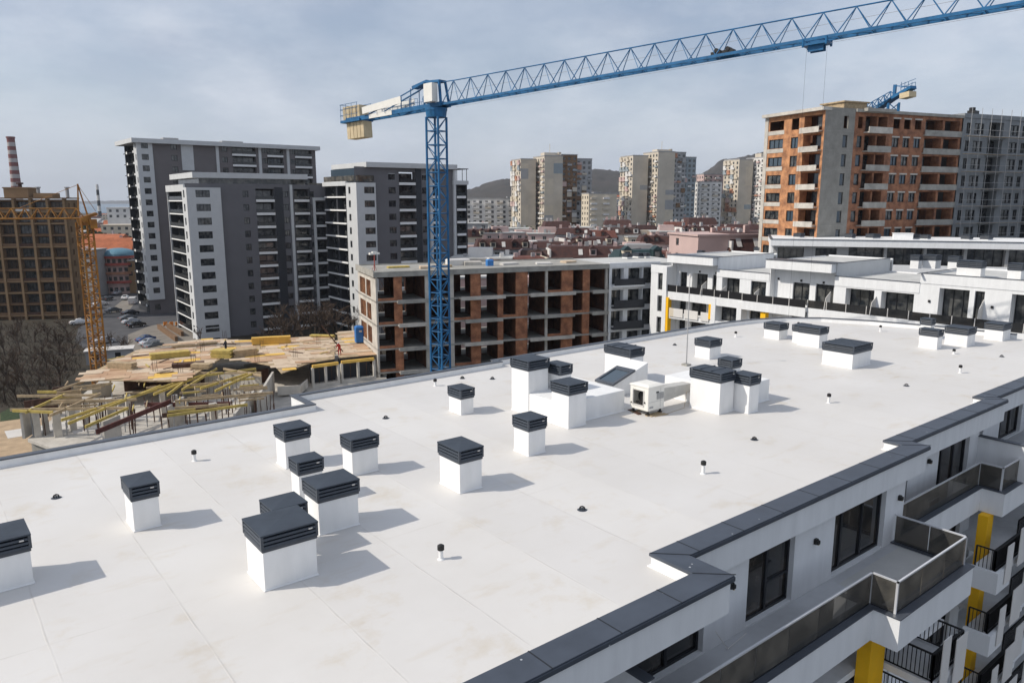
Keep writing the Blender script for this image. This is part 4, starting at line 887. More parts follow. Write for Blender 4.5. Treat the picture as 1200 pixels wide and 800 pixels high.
# second blue crane behind the tall block
q0=at(1037,150); 
C2=thing('distant_blue_crane','blue crane top with jib end showing above the tall unfinished block','tower crane',(q0[0],q0[1],0)); C2['_o']=(q0[0],q0[1],0)
b=MB(); mast(b,q0[0],q0[1],0,49.2,1.8,.5,1.6,.11); b.build('mast','crane',C2)
b=MB(); qa=(*at(1058,146),51.6); qb=(*at(1016,160),48.8); qm=(*q0,50.2)
b.bar(qm,qa,1.5,.55); b.bar(qm,qb,1.3,.5)
truss(b,qm,(*at(975,172),46.5),1.4,1.6,2.2,.08,tri=True)
b.bar((*q0,50),(*q0,52.6),.5,.5); b.bar((*q0,52.4),qa,.18,.18)
b.build('jib','crane',C2)
b=MB(); b.bar((*at(1047,148),50.2),(*at(1058,146),50.4),1.8,1.0); b.build('ballast_block','ballast',C2)
b=MB()
for zz in (.7,1.3): b.tube((*at(1043,148),51+zz),(*at(1060,146),51.8+zz),.05,4)
for k in range(5): b.tube((*at(1044+4*k,148),51),(*at(1044+4*k,148),52.8),.05,4)
b.build('guard_rail','crane',C2)
# yellow crane at left
yq=at(96,100); 
YC=thing('yellow_crane','yellow ochre tower crane at the left in front of the tan building','tower crane',(yq[0],yq[1],0)); YC['_o']=(yq[0],yq[1],0)
b=MB(); mast(b,yq[0],yq[1],0,28.2,1.4,.3,.95,.065); b.build('mast','ycrane',YC)
b=MB(); b.tube((*yq,28.2),(*yq,28.8),.85,12); b.box(yq[0]-.7,yq[0]+.7,yq[1]-.7,yq[1]+.7,27.8,28.2); b.build('slewing_ring','ycrane',YC)
b=MB(); 
for s in (-.55,.55):
    b.tube((yq[0]+s,yq[1]+s*.3,29),(yq[0]-.3,yq[1],33.1),.09,5); b.tube((yq[0]-s,yq[1]+.5,29),(yq[0]-.3,yq[1],33.1),.09,5)
b.build('apex','ycrane',YC)
ye=at(-60,96); yw=at(116,101)
b=MB(); truss(b,(*yq,28.7),(*ye,28.7),1.3,1.3,1.5,.065,tri=True); 
b.tube((yq[0]-.3,yq[1],33.0),(*at(20,97.5),30.0),.03,4); b.build('jib','ycrane',YC)
b=MB(); b.bar((*yq,28.8),(*at(111,101),29.3),1.2,.35); b.tube((yq[0]-.3,yq[1],33.0),(*at(111,101),29.6),.03,4); b.build('counter_jib','ycrane',YC)
b=MB(); b.box(-.4,.4,-.4,.4,0,1.2); put(b.mesh('cab','ycrane'),'cab',YC,(.9,-.8,27.4))
# ================================================================== GREY HIGH-RISES
def tower(name,label,cpx,cd,rpx,rd,lpx,ztop,spec):
    pc=at(cpx,cd); pr=at(rpx,rd); a=math.atan2(pr[1]-pc[1],pr[0]-pc[0]); W=math.hypot(pr[0]-pc[0],pr[1]-pc[1])
    # depth from the left silhouette pixel
    d=ray(lpx,235); ux,uy=-math.sin(a),math.cos(a)
    det=ux*(-d[1])+uy*d[0]; Ld=(pc[0]*d[1]-pc[1]*d[0])/det if abs(det)>1e-6 else 14
    Ld=max(7,min(abs(Ld),26))
    t=thing(name,label,'high-rise',(pc[0],pc[1],0),a)
    spec(t,W,Ld,ztop); return t,a,pc,W,Ld
def balcony_stack(t,o,u,t0,w,zs,deep,slab='balc',win='two',nm='balcony',sw=None,dark='slate'):
    rz=math.atan2(u[1],u[0]); sw=sw or w
    k=('bal',round(sw,1),slab)
    if k not in _wc:
        b=MB(); b.box(0,sw,-.05,deep-.05,-.16,0); b.box(0,sw,-.16,-.05,-.28,.28); _wc[k]=b.mesh('balcony_slab',slab)
    k2=('rail',round(sw,1))
    if k2 not in _wc:
        b=MB(); b.box(.03,sw-.03,-.13,-.10,.285,1.05); _wc[k2]=b.mesh('balcony_glass','towerglass')
    for z in zs:
        l,_=wloc(o,u,t0,z,0); s=put(_wc[k],nm,t,l,rz); put(_wc[k2],'balcony_glass',s)
        window(t,o,u,t0+.1,z+.05,w-.3,2.3,deep-.12,win,name='balcony_door')
def towerB(t,W,L,zt):
    zs=[zt-3.95-3*k for k in range(12)]  # window sills
    # projecting light-grey corner volume
    s0=7.6*W/34; top=zt-1.1
    b=MB(); hol=[(1.9,4.9,z+.75,z+2.3,.15) for z in zs]
    b.wall((0,0),(1,0),s0,2.6,top,hol,.15); b.quad((s0,0,2.6),(s0,.9,2.6),(s0,.9,top),(s0,0,top))
    yl=4.2
    b.wall((0,yl),(0,-1),yl,2.6,top,[(1.2,2.4,z+.7,z+2.3,.15) for z in zs],.15); b.box(.05,s0-.05,.05,yl,top-.3,top-.02); b.box(.02,s0,.02,yl,2.5,2.7)
    b.build('corner_volume','ghost',t)
    for z in zs:
        window(t,(0,0),(1,0),1.93,z+.77,2.94,1.5,.1,'four'); window(t,(0,yl),(0,-1),1.22,z+.72,1.16,1.55,.1,'one')
    b=MB(); b.box(s0,s0+.5,.88,1.,0,1);  
    # main shaded facade
    f=lambda q:q*W/166. # pixel offset to metres along the face
    bx=[(f(78),f(100)),(f(124),f(143)),(f(150),f(165))]
    b=MB(); hol=[]
    for i,z in enumerate(zs):
        zz=z
        hol+=[(f(63),f(69.5),zz+.75,zz+2.2,.12),(f(110.5),f(117),zz+.75,zz+2.2,.12),(f(144),f(149),zz+.75,zz+2.2,.12)]
        for (p,q) in bx: 
            if not(i==0 and p>f(140)): hol.append((p,q,zz+.02,zz+2.75,1.4))
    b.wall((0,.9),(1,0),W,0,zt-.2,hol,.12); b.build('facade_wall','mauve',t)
    for i,z in enumerate(zs):
        for q in (63,110.5,144): window(t,(0,.9),(1,0),f(q)+.02,z+.77,f(6.5)-.05,1.4,.08,'two')
    for (p,q) in bx: balcony_stack(t,(0,.9),(1,0),p,q-p,zs if p<f(140) else zs[1:],1.4)
    for (p,q) in ((f(100.3),f(110.2)),(f(143.2),f(143.9)),(f(165.2),W+.05)):
        b=MB(); b.box(p,q,.78,.897,0,zt-.9); b.build('dark_pier','slate',t)
    for (p,q) in ((f(118.5),f(121.5)),(f(146.8),f(149.8))):
        b=MB(); b.box(p,q,.35,.776,2,zt-.3 if p<f(140) else zt-3.2); b.build('white_fin','ghost',t)
    b=MB(); b.box(f(149.8),W+.1,.3,.776,zt-3.9,zt-3.2); b.build('fin_top','ghost',t)
    # left face balconies and dark pier
    b=MB(); hol=[(.5,L-yl-1.6,z+.02,z+2.75,1.5) for z in zs]
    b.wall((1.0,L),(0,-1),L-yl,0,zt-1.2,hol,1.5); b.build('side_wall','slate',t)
    rz=math.atan2(-1,0)
    for z in zs:
        b=MB(); b.box(.75,.99,yl+2.2,L-.5,z-.16,z+.1); b.build('side_balcony','balc',t); b=MB(); b.box(.8,.83,yl+1.9,L-.5,z+.11,z+1.0); b.build('balcony_glass','towerglass',t)
        window(t,(1.0,L),(0,-1),.6,z+.05,L-yl-2.4,2.3,1.35,'three',name='balcony_door')
    b=MB(); b.box(.6,.98,L-.3,L,0,zt-1.3); b.build('white_fin','ghost',t)
    b=MB(); b.box(.4,1.2,yl,L,zt-1.9,zt-.4); b.build('side_crown','ghost',t)
    # penthouse glass and roof slab
    b=MB(); b.box(3.2,W-5,1.8,L-1,zt-1.1,zt+1.5); b.build('penthouse','glass',t)
    b=MB(); b.box(1.6,W-4.8,.4,L+.5,zt+1.0,zt+2.2); b.build('roof_slab','ghost',t)
    b=MB(); b.box(1,W,1.0,L,zt-1.3,zt-1.15); b.box(1.2,W,L-.2,L,0,zt-1.3); b.box(W-.2,W,1.,L,0,zt-1.3); b.build('rear_wall','mauve',t)
    b=MB(); b.box(W-4.5,W-.2,1.2,1.25,zt-1.1,zt+.2); b.build('roof_railing','railglass',t)
def towerA(t,W,L,zt):
    zs=[zt-3.3-2.98*k for k in range(15)]
    f=lambda q:q*W/208.
    s0=f(16.5); b=MB(); hol=[(1.2,s0-1.1,z+.75,z+2.25,.15) for z in zs[:14]]
    b.wall((0,0),(1,0),s0,4.2,zt-1.2,hol,.15); b.wall((0,3.0),(0,-1),3.0,4.2,zt-1.2,[(1.6,2.5,z+.7,z+2.2,.15) for z in zs[:14]],.15); b.box(.02,s0-.02,.02,3,4.1,4.3); b.quad((s0,0,4.2),(s0,.6,4.2),(s0,.6,zt-1.2),(s0,0,zt-1.2))
    b.build('corner_volume','ghost',t)
    for z in zs[:14]: window(t,(0,0),(1,0),1.23,z+.77,s0-2.36,1.46,.1,'three'); window(t,(0,3.),(0,-1),1.62,z+.72,.86,1.46,.1,'one')
    b=MB(); hol=[]
    for z in zs: hol+=[(f(p),f(p)+1.6,z+.75,z+2.25,.12) for p in (36,92,140,175)]
    for z in zs[:14]: hol+=[(f(p),f(q),z+.02,z+2.6,1.3) for p,q in ((104,132),(146,166),(181,203))]
    hol+=[(1.4,s0-1.2,1.2,2.8,.12),(f(51),f(51)+1.3,zs[0]+.7,zs[0]+2.2,.12)]
    b.wall((0,.6),(1,0),W,0,zt-1.0,hol,.12); b.build('facade_wall','mauvea',t)
    for i,z in enumerate(zs):
        for p in (36,92,140,175):
            if p==36 or i<5: window(t,(0,.6),(1,0),f(p)+.02,z+.77,1.56,1.46,.08,'two')
        if i<5:
            for p,q in ((104,132),(146,166),(181,203)): balcony_stack(t,(0,.6),(1,0),f(p),f(q)-f(p),[z],1.3,win='four')
    window(t,(0,.6),(1,0),1.43,1.23,s0-2.7,1.5,.08,'three'); window(t,(0,.6),(1,0),f(51)+.02,zs[0]+.72,1.2,1.4,.08,'one')
    b=MB(); b.box(f(47),f(60),.45,.597,zt-8,zt-1.1); b.build('white_panel','ghost',t)
    for p in (85,135,170): b=MB(); b.box(f(p),f(p)+.8,.2,.597,0,zt-1.1); b.build('white_fin','ghost',t)
    b=MB(); hol=[(.4,L-4.5,z+.02,z+2.6,1.4) for z in zs]
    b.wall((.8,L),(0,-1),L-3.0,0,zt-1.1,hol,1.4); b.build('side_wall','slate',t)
    for z in zs:
        b=MB(); b.box(.3,.79,3.6,L-.4,z-.18,z+.0); b.build('side_balcony','slate',t)
        b=MB(); b.box(.22,.297,L-5.2,L-3.9,z-.3,z+.35); b.box(.22,.297,4.2,5.2,z-.25,z+.3); b.build('balcony_band','balc',t)
        window(t,(.8,L),(0,-1),.5,z+.05,L-5.3,2.3,1.25,'four',name='balcony_door')
    b=MB(); b.box(-1.2,W+1,-.9,L+1.5,zt-1.15,zt); b.build('roof_slab','ghost',t)
    b=MB(); b.box(8,12,4,7,zt,zt+.8); b.box(24,30,4,7,zt,zt+.7); b.build('roof_box','greyr',t)
    b=MB(); b.box(.9,W,L-.2,L,0,zt-1.2); b.box(W-.2,W,.7,L-.2,0,zt-1.2); b.build('rear_wall','mauvea',t)
def towerC(t,W,L,zt):
    zs=[zt-3.4-3.0*k for k in range(12)]
    f=lambda q:q*W/128.
    s0=f(21); yl=5.5; top=zt-.3
    b=MB(); hol=[(1.9,4.4,z+.75,z+2.2,.15) for z in zs]
    b.wall((0,0),(1,0),s0,0,top,hol,.15); b.wall((0,yl),(0,-1),yl,0,top,[(1.3,2.4,z+.7,z+2.2,.15) for z in zs],.15); b.quad((s0,0,0),(s0,.8,0),(s0,.8,top),(s0,0,top)); b.box(.05,s0,.05,yl,top-.3,top-.02); b.build('corner_volume','ghost',t)
    for z in zs: window(t,(0,0),(1,0),1.93,z+.77,2.4,1.4,.1,'three'); window(t,(0,yl),(0,-1),1.32,z+.72,1.05,1.45,.1,'one')
    b=MB(); hol=[]; bx=[(f(49),f(68)),(f(88),f(97)),(f(118.5),f(130))]
    for i,z in enumerate([zs[0]+3]+zs): 
        hol+=[(f(p),f(p+8),z+.75,z+2.2,.12) for p in (37,76)]+[(p,q,z+.02,z+2.65,1.4) for p,q in bx if not(i==0 and p>f(80))]
    W2=f(132)
    b.wall((0,.8),(1,0),f(116),0,zt+3.2,[h for h in hol if h[0]<f(110)],.12); b.build('facade_wall','mauve',t)
    b=MB(); b.wall((f(116),.8),(1,0),f(16),0,zt-.3,[(h[0]-f(116),h[1]-f(116))+h[2:] for h in hol if h[0]>f(110)],.12); b.build('dark_wall','slate',t)
    for z in [zs[0]+3]+zs:
        for p in (37,76): window(t,(0,.8),(1,0),f(p)+.02,z+.77,f(8)-.05,1.4,.08,'two')
    for j,(p,q) in enumerate(bx): balcony_stack(t,(0,.8),(1,0),p,q-p,([zs[0]+3] if j<2 else [])+zs,1.4)
    b=MB(); b.box(f(68.3),f(75),.65,.797,0,zt+3); b.build('dark_pier','slate',t)
    for p in (84.5,113.5): b=MB(); b.box(f(p),f(p+3),.3,.797,0,zt+3); b.build('white_fin','ghost',t)
    b=MB(); b.box(f(113),W2+.1,.25,.797,zt-.45,zt+.5); b.build('fin_top','ghost',t)
    b=MB(); b.wall((.5,L),(0,-1),L-yl,0,zt-.4,[(.4,(L-yl)*.48,z+.05,z+2.7,1.4) for z in zs]+[((L-yl)*.55,L-yl-.6,z+.05,z+2.7,1.4) for z in zs],1.4); b.build('side_wall','slate',t)
    for z in zs:
        b=MB(); b.box(.1,.497,yl+.6,L-.3,z-.2,z+.15); b.build('side_balcony','balc',t)
        for (p,q) in ((.5,(L-yl)*.46),((L-yl)*.57,L-yl-.7)): window(t,(.5,L),(0,-1),p,z+.1,q-p,2.3,1.2,'two',name='balcony_door')
    b=MB(); b.box(-.05,.5,yl,L+.2,zt-.9,zt+.1); b.build('side_crown','ghost',t)
    b=MB(); b.box(2.2,f(30),1.0,L,zt,zt+3.0); b.build('penthouse','glassb',t)
    b=MB(); b.box(.3,f(20),.3,.36,zt,zt+1.3); b.box(.3,.36,.4,L,zt,zt+1.3); b.build('roof_railing','railglass',t)
    b=MB(); b.box(2.5,f(117),-.2,L+.3,zt+3.1,zt+4.2); b.build('roof_slab','ghost',t)
    b=MB(); b.box(1,W2,1,L,zt-.4,zt-.2); b.box(1,W2,L-.2,L,0,zt-.4); b.box(W2-.2,W2,1,L-.3,0,zt-.4); b.build('rear_wall','mauve',t)
    b=MB(); b.box(f(113),W2+.3,.6,L,zt+3.2,zt+3.4)
    for p in (119,126,131.5):
        b.tube((f(p),.8,zt+.3),(f(p),.8,zt+3.2),.08,5)
    b.build('pergola','slate',t)
tower('grey_highrise','nearest grey high-rise with a pale corner strip, left of the crane',219,167,385,186,193,34.9,towerB)
tower('grey_highrise','tallest dark grey high-rise standing behind at the left',165,206,373,238,147.5,47.2,towerA)
tower('grey_highrise','grey high-rise behind the blue crane mast with a rooftop pergola',418,170,546,187,379,35.2,towerC)
# ================================================================== TAN GRID BUILDING
pA=at(-45,196);pB=at(75,200); a3=math.atan2(pB[1]-pA[1],pB[0]-pA[0]); W3=math.hypot(pB[0]-pA[0],pB[1]-pA[1])
TG=thing('tan_building','tan apartment block with a grid of balconies at the left edge behind the yellow crane','apartment block',(pA[0],pA[1],0),a3)
zf=[31.2-3.0*(k+1) for k in range(10)]
b=MB(); b.box(0,W3,.9,8,0,31.0); b.build('core_wall','tand',TG)
nb=6; wb=W3/nb
for k in range(nb+1):
    b=MB(); b.box(k*wb-.28,k*wb+.28,-.55,.9,0,31.4); b.build('tan_column','tan',TG)
for i,z in enumerate([31.2]+zf):
    b=MB(); 
    for k in range(nb): b.box(k*wb+.283,(k+1)*wb-.283,-.35,.897,z-.3,z+.05)
    b.build('floor_band','tan' if i%3 else 'tand',TG)
for i,z in enumerate(zf):
    for k in range(nb):
        window(TG,(0,.9),(1,0),k*wb+.6,z+.3,wb-1.2,2.1,-.1,'three' if (i+k)%2 else 'four')
        if (i*7+k*3)%3==0:
            b=MB(); b.box(k*wb+.35,(k+1)*wb-.35,-.33,-.27,z+.08,z+.8); b.build('balcony_parapet','tand' if (i+k)%3 else 'offw' if (i*k)%5==0 else 'rust',TG)
b=MB(); b.wall((W3+.28,-.5),(0,1),8.5,0,31.2,[(2,3.4,z+.6,z+2.1,.2) for z in zf]+[(5.5,6.9,z+.6,z+2.1,.2) for z in zf],.2); 
b.build('end_wall','tan',TG)
b=MB(); b.box(-1,W3+.8,-.8,8.2,31.42,31.75); b.build('roof_edge','tand',TG)
b=MB(); b.box(W3-15,W3-9.2,2,7,31.76,34.1); b.box(W3-15.2,W3-9,1.8,7.2,34.1,34.4); b.box(W3-8,W3-3.5,2,7,31.76,32.9);b.build('roof_house','tan',TG)
b=MB(); b.tube((W3-11.8,4,34.4),(W3-11.8,4,35.2),.5,8); b.tube((W3-11.8,4,35.2),(W3-11.8,4,35.6),.9,8); b.build('roof_vent','tiles',TG)
for k in (2.,9.): b=MB(); b.tube((k+15,3,31.76),(k+15,3,34.2),.45,8); b.tube((k+15,3,34.2),(k+15,3,34.5),.7,8); b.build('roof_pipe','greyr',TG)
# ================================================================== CONCRETE FRAME UNDER FORMWORK
CF=thing('concrete_frame','unfinished concrete storey of columns and walls beneath the timber formwork deck','unfinished building',(28,92,0)); CF['_o']=(28,92,0)
DK=thing('formwork_deck','plywood formwork deck on yellow beams and props beside the brick block','formwork',(28,92,8)); DK['_o']=(28,92,8)
zd=11.25; zl=8.2
dirx=(math.cos(a_),math.sin(a_)); diry=(-math.sin(a_),math.cos(a_))
b=MB(); b.prism([(7.3,84.5),(9.6,77),(43,66),(47,84),(52,103),(20,112)],7.9,zl); b.build('floor_slab','concrete2',CF)
b=MB(); b.prism([(7.6,85),(10,77.6),(43,67),(46,84),(51,102),(20,111)],0,7.88); b.build('lower_storeys','concrete3',CF)
# plywood fields (polygons from site) split in sheets
fields=[([(88,445),(215,446),(262,418),(205,405),(160,410)],'plyl',zd),([(160,410),(205,405),(262,418),(300,412),(300,398),(235,397)],'ply',zd+.006),([(262,418),(330,430),(392,420),(392,392),(300,398),(300,412)],'plyl',zd+.012),([(398,419),(442,415),(428,392),(420,387),(395,389)],'ply',zd-.1),([(392,420),(365,424),(330,437),(322,428),(330,421)],'plyl',zd-.05)]
def panels(poly,z,tag_):
    pts=[P(px,py,z) for px,py in poly]
    # local grid in the building direction, sheets of 2.5 x 1.25 with tone differences
    inv=lambda p:(p[0]*dirx[0]+p[1]*dirx[1], p[0]*diry[0]+p[1]*diry[1])
    Q=[inv(p) for p in pts]
    def inside(x,y):
        c=False;n=len(Q)
        for i in range(n):
            x1,y1=Q[i];x2,y2=Q[(i+1)%n]
            if (y1>y)!=(y2>y) and x<(x2-x1)*(y-y1)/(y2-y1)+x1:c=not c
        return c
    bs={}
    x0=min(q[0] for q in Q);x1=max(q[0] for q in Q);y0=min(q[1] for q in Q);y1=max(q[1] for q in Q)
    y=y0
    j=0
    while y<y1:
        x=x0+(j%2)*.6
        while x<x1:
            if inside(x+1.2,y+.6):
                m=random.choices(['ply','plyl','plyy','timber'],[4,5,.8,.35])[0] if tag_!='y' else 'plyy'
                w=2.46 if inside(x+2.3,y+.6) else 1.6; dz=random.choice((0,0,.02,.045))
                X=lambda u,v:(u*dirx[0]+v*diry[0],u*dirx[1]+v*diry[1])
                bs.setdefault(m,MB()).prism([X(x,y),X(x+w,y),X(x+w,y+1.2),X(x,y+1.2)],z+dz,z+dz+.03)
            x+=2.5
        y+=1.24; j+=1
    for m,bb in bs.items(): tag(bb.build('plywood_field',m,DK),None,None)
for f_,m_,z_ in fields: panels(f_,z_,m_)
def wpt(px,py,z): q=P(px,py,z); return (q[0],q[1],z)
# supporting sheet under the panels so that nothing floats
for f_,m_,z_ in fields:
    b=MB(); b.prism([P(px,py,z_) for px,py in f_][::-1],z_-.12,z_-.01); b.build('deck_underside','timber',DK)
beams=[((12,480),(150,478),'timber'),((15,481),(62,509-26),'beam'),((20,463+1),(112,463),'timber'),((30,483),(76,462),'beam'),((58,487),(118,461),'timber'),((72,492),(220,444),'beam'),((80,496),(188,452),'beam'),((100,500),(150,478),'beam'),((44,459),(66,459),'beam'),((62,459),(98,447),'timber'),((150,443+2),(222,444),'beam'),((86,454),(132,449),'timber'),((160,446),(205,446),'timber'),((215,452),(262,448),'timber'),((180,462),(232,441),'beam'),((196,463),(246,424),'beam'),((213,457),(254,432),'beam'),((232,441),(300,432),'beam'),((262,432),(306,440),'timber'),((205,470),(320,460),'timber'),((205,478),(268,474),'timber'),((196,487),(290,474),'beam'),((228,437),(306,437),'timber'),((252,458),(300,436),'beam'),((100,470),(160,468),'timber'),((60,470),(110,469),'timber'),((235,455),(290,438),'beam')]
for (q,w_,m) in beams:
    b=MB(); z=zd-.25; b.bar(wpt(*q,z),wpt(*w_,z),.14,.26); b.build('formwork_beam',m,DK)
for k in range(44):
    px=random.uniform(60,300); py=random.uniform(446,482) if px<220 else random.uniform(436,470); x,y=P(px,py,zd-.4); d_=dirx if random.random()<.55 else diry; l_=random.uniform(1.6,3.6)
    b=MB(); b.bar((x-d_[0]*l_/2,y-d_[1]*l_/2,zd-.42),(x+d_[0]*l_/2,y+d_[1]*l_/2,zd-.42),.09,.2); b.build('formwork_joist',random.choice(('beam','timber','timber')),DK)
for k in range(22):
    px=random.uniform(50,310); py=540-px*.19-random.uniform(30,60); x,y=P(px,py,zl); b=MB(); w_=random.uniform(.5,1.6); b.box(x-w_,x+w_,y-.1,y+.1,zl+.003,zl+random.uniform(.3,2.4)); b.build('wall_formwork',random.choice(('stackwhite','timber','concrete2','rust','ply')),CF)
for (q,w_,m,z0,z1) in (((113,506),(200,470),'redbeam',zd-.9,zd-.3),((170,474),(205,474),'redbeam',zd-.7,zd-.6),((222,474),(270,473),'redbeam',zd-.9,zd-.9),((190,487),(262,476),'rust',zd-1.0,zd-.6),((205,442),(246,428),'rust',zd-.2,zd-.1)):
    b=MB(); b.bar(wpt(*q,z0),wpt(*w_,z1),.18,.45); b.build('steel_beam',m,DK)
rr=random.Random(3); np_=0
for k in range(98):
    px=rr.uniform(22,330); lo=540-px*.19
    py=rr.uniform(463 if px<120 else 452 if px<230 else 440, 478-(px-60)*.02)
    x,y=P(px,py,zd)
    b=MB(); b.tube((x,y,zl),(x+rr.uniform(-.15,.15),y,zd-.35),.045,5); b.tube((x,y,zl),(x,y,zl+1.3),.06,5); b.build('prop','rust' if rr.random()<.75 else 'greyr',DK)
for (px,py,w) in ((42,490,.6),(52,487,.5),(66,490,.7),(84,483,.6),(100,478,.5),(128,474,.6),(150,470,.5),(205,470,.5),(232,460,.6),(250,480,.7),(190,465,.5),(290,470,.6),(300,445,.6)):
    x,y=P(px,py,zd-1.2); b=MB(); b.box(x-w/2,x+w/2,y-.25,y+.25,zl,zd-.5); b.build('concrete_column','concrete2',CF)
for (px0,py0,px1,py1) in ((25,490,40,482),(240,441,306,445),(275,490,300,460),(302,470,320,440),(196,482,215,470),(120,500,140,492)):
    A=P(px0,py0,zd-1);Bq=P(px1,py1,zd-1); b=MB(); b.bar((*A,(zl+zd-.5)/2),(*Bq,(zl+zd-.5)/2),.25,zd-.5-zl); b.build('concrete_wall','concrete2',CF)
# bright low walls / floor patches
for k,(px,py) in enumerate(((35,505),(70,500),(110,500),(150,490),(250,470))):
    x,y=P(px,py,zl); b=MB(); b.box(x-2,x+2,y-1.5,y+1.5,zl+.002,zl+.03+.002*k); b.build('floor_patch','stackwhite',CF)
# edge strip toward the brick block: columns, spandrels, balcony
for (p0_,p1_) in (((366,428),(396,424)),((400,423),(438,419))):
    A=P(*p0_,zd-.2);Bq=P(*p1_,zd-.2)
    b=MB(); b.bar((*A,zd-.35),(*Bq,zd-.35),.35,.35); b.build('edge_beam','plyy',DK)
    b=MB(); b.bar((*A,zl+.1),(*Bq,zl+.1),.25,.7); b.build('spandrel','concrete2',CF)
    b=MB(); b.bar((A[0]+diry[0]*2.6,A[1]+diry[1]*2.6,(zl+zd)/2-.2),(Bq[0]+diry[0]*2.6,Bq[1]+diry[1]*2.6,(zl+zd)/2-.2),.15,zd-zl-.4); b.build('inner_wall','slate',CF)  # dark wall added behind the open bays to imitate their shade
    for k in range(3):
        t_=k/2; x=A[0]+(Bq[0]-A[0])*t_; y=A[1]+(Bq[1]-A[1])*t_
        b=MB(); b.box(x-.14,x+.14,y-.14,y+.14,5,zd-.5); b.build('concrete_column','concrete2',CF)
    for k in range(4):
        t_=(k+.5)/4; x=A[0]+(Bq[0]-A[0])*t_; y=A[1]+(Bq[1]-A[1])*t_+1; b=MB(); b.tube((x,y,zl),(x,y,zd-.3),.03,5); b.build('prop','rust',DK)
b=MB(); A=P(325,455,9.3);Bq=P(352,453,9.3);C_=P(360,446,9.3); b.bar((*A,9.0),(*Bq,9.0),.15,1.0); b.bar((*Bq,9.0),(*C_,9.0),.15,1.0); b.prism([A,Bq,C_,P(340,448,9.3)],8.4,8.55); b.build('balcony','concrete2',CF)
# piles of timber on the deck: each its own thing
piles=[((143,432),3.4,1.1,.75,'timber','brown timber stack at the left on the formwork deck'),((200,419),4.6,1.5,.7,'beam','yellow beam stack in the middle left of the formwork deck'),((216,407),3.,.9,.35,'timber','low board pile behind the yellow beam stack'),((262,419),2.6,1.6,1.,'beam','yellow-brown bundle in front of the dark-clothed worker'),((287,417),3.0,1.6,.9,'timber','grey-brown bundle right of the yellow-brown one'),((318,403),5.2,.9,1.0,'plyy','bright yellow stack at the back of the formwork deck'),((378,395),3.5,1.,.3,'beam','loose yellow beams at the far right of the deck'),((222,430),3.6,1.3,.5,'rust','dark rusty sheet pile beside the long yellow beams'),((243,404),2.5,1.,.3,'timber','small low board pile left of the dark-clothed worker'),((236,432),2.2,1.2,.6,'timber','sloping heap of boards by the edge of the opening in the deck')]
for k,((px,py),w,d,h,m,l) in enumerate(piles):
    x,y=P(px,py,zd); b=MB(); n=max(2,int(h/.16)); r_=random.Random(k)
    for j in range(n): 
        o_=r_.uniform(-.12,.12); b.box(-w/2+o_,w/2+o_,-d/2+r_.uniform(0,.1),d/2-r_.uniform(0,.1),j*h/n,(j+1)*h/n-.025)
    o=b.build('timber_stack',m); o.location=(x,y,zd+.08); o.rotation_euler=(0,0,a_+r_.uniform(-.25,.25)-(.5 if k%3==0 else 0)); tag(o,l,'timber stack')
for k in range(26):
    px=rr.uniform(120,400); py=rr.uniform(400,415) if px>250 else rr.uniform(412,440); x,y=P(px,py,zd); b=MB(); b.box(-rr.uniform(.6,1.6),rr.uniform(.6,1.4),-.09,.09,0,.06)
    o=b.build('loose_plank',rr.choice(('timber','beam','rust','plyl'))); o.location=(x,y,zd+.09); o.rotation_euler=(0,0,rr.uniform(0,3.1)); tag(o,'loose timber plank lying about on the formwork deck','plank','loose planks on the formwork deck')
for k,(px,py) in enumerate(((236,412),(306,409),(300,425),(225,424),(345,420),(372,405),(262,398),(180,436),(330,398),(210,438))):
    x,y=P(px,py,zd); b=MB()
    for q in range(7): b.tube((x+.22*(q%3),y+.2*(q//3),zd),(x+.22*(q%3)+rr.uniform(-.05,.05),y+.2*(q//3),zd+rr.uniform(1.0,1.5)),.014,3)
    b.build('rebar_starters','rust',CF)
for k in range(14):
    px=240+k*4.6; x,y=P(px,446-(k*.1),zd); b=MB(); b.tube((x,y,zl+1),(x,y,zd+.4),.02,3); b.build('rebar','rust',CF)
# portable toilet
x,y=P(421.5,401,zd)
t=thing('portable_toilet','bright blue portable toilet on the deck against the brick block','portable toilet',(x,y,zd+.06),a_)
b=MB(); b.box(-.6,.6,-.6,.6,0,2.1); b.frustum([(-.65,-.65,2.1),(.65,-.65,2.1),(.65,.65,2.1),(-.65,.65,2.1)],[(-.35,-.35,2.35),(.35,-.35,2.35),(.35,.35,2.35),(-.35,.35,2.35)]); b.build('cabin','loo',t,off=(0,0,0),bevel=.03)
b=MB(); b.box(-.42,.42,-.63,-.602,.1,1.95); b.build('door','loo',t,off=(0,0,0)); b=MB(); b.box(-.15,.25,-.65,-.632,1.5,1.75); b.build('plate','stackwhite',t,off=(0,0,0))
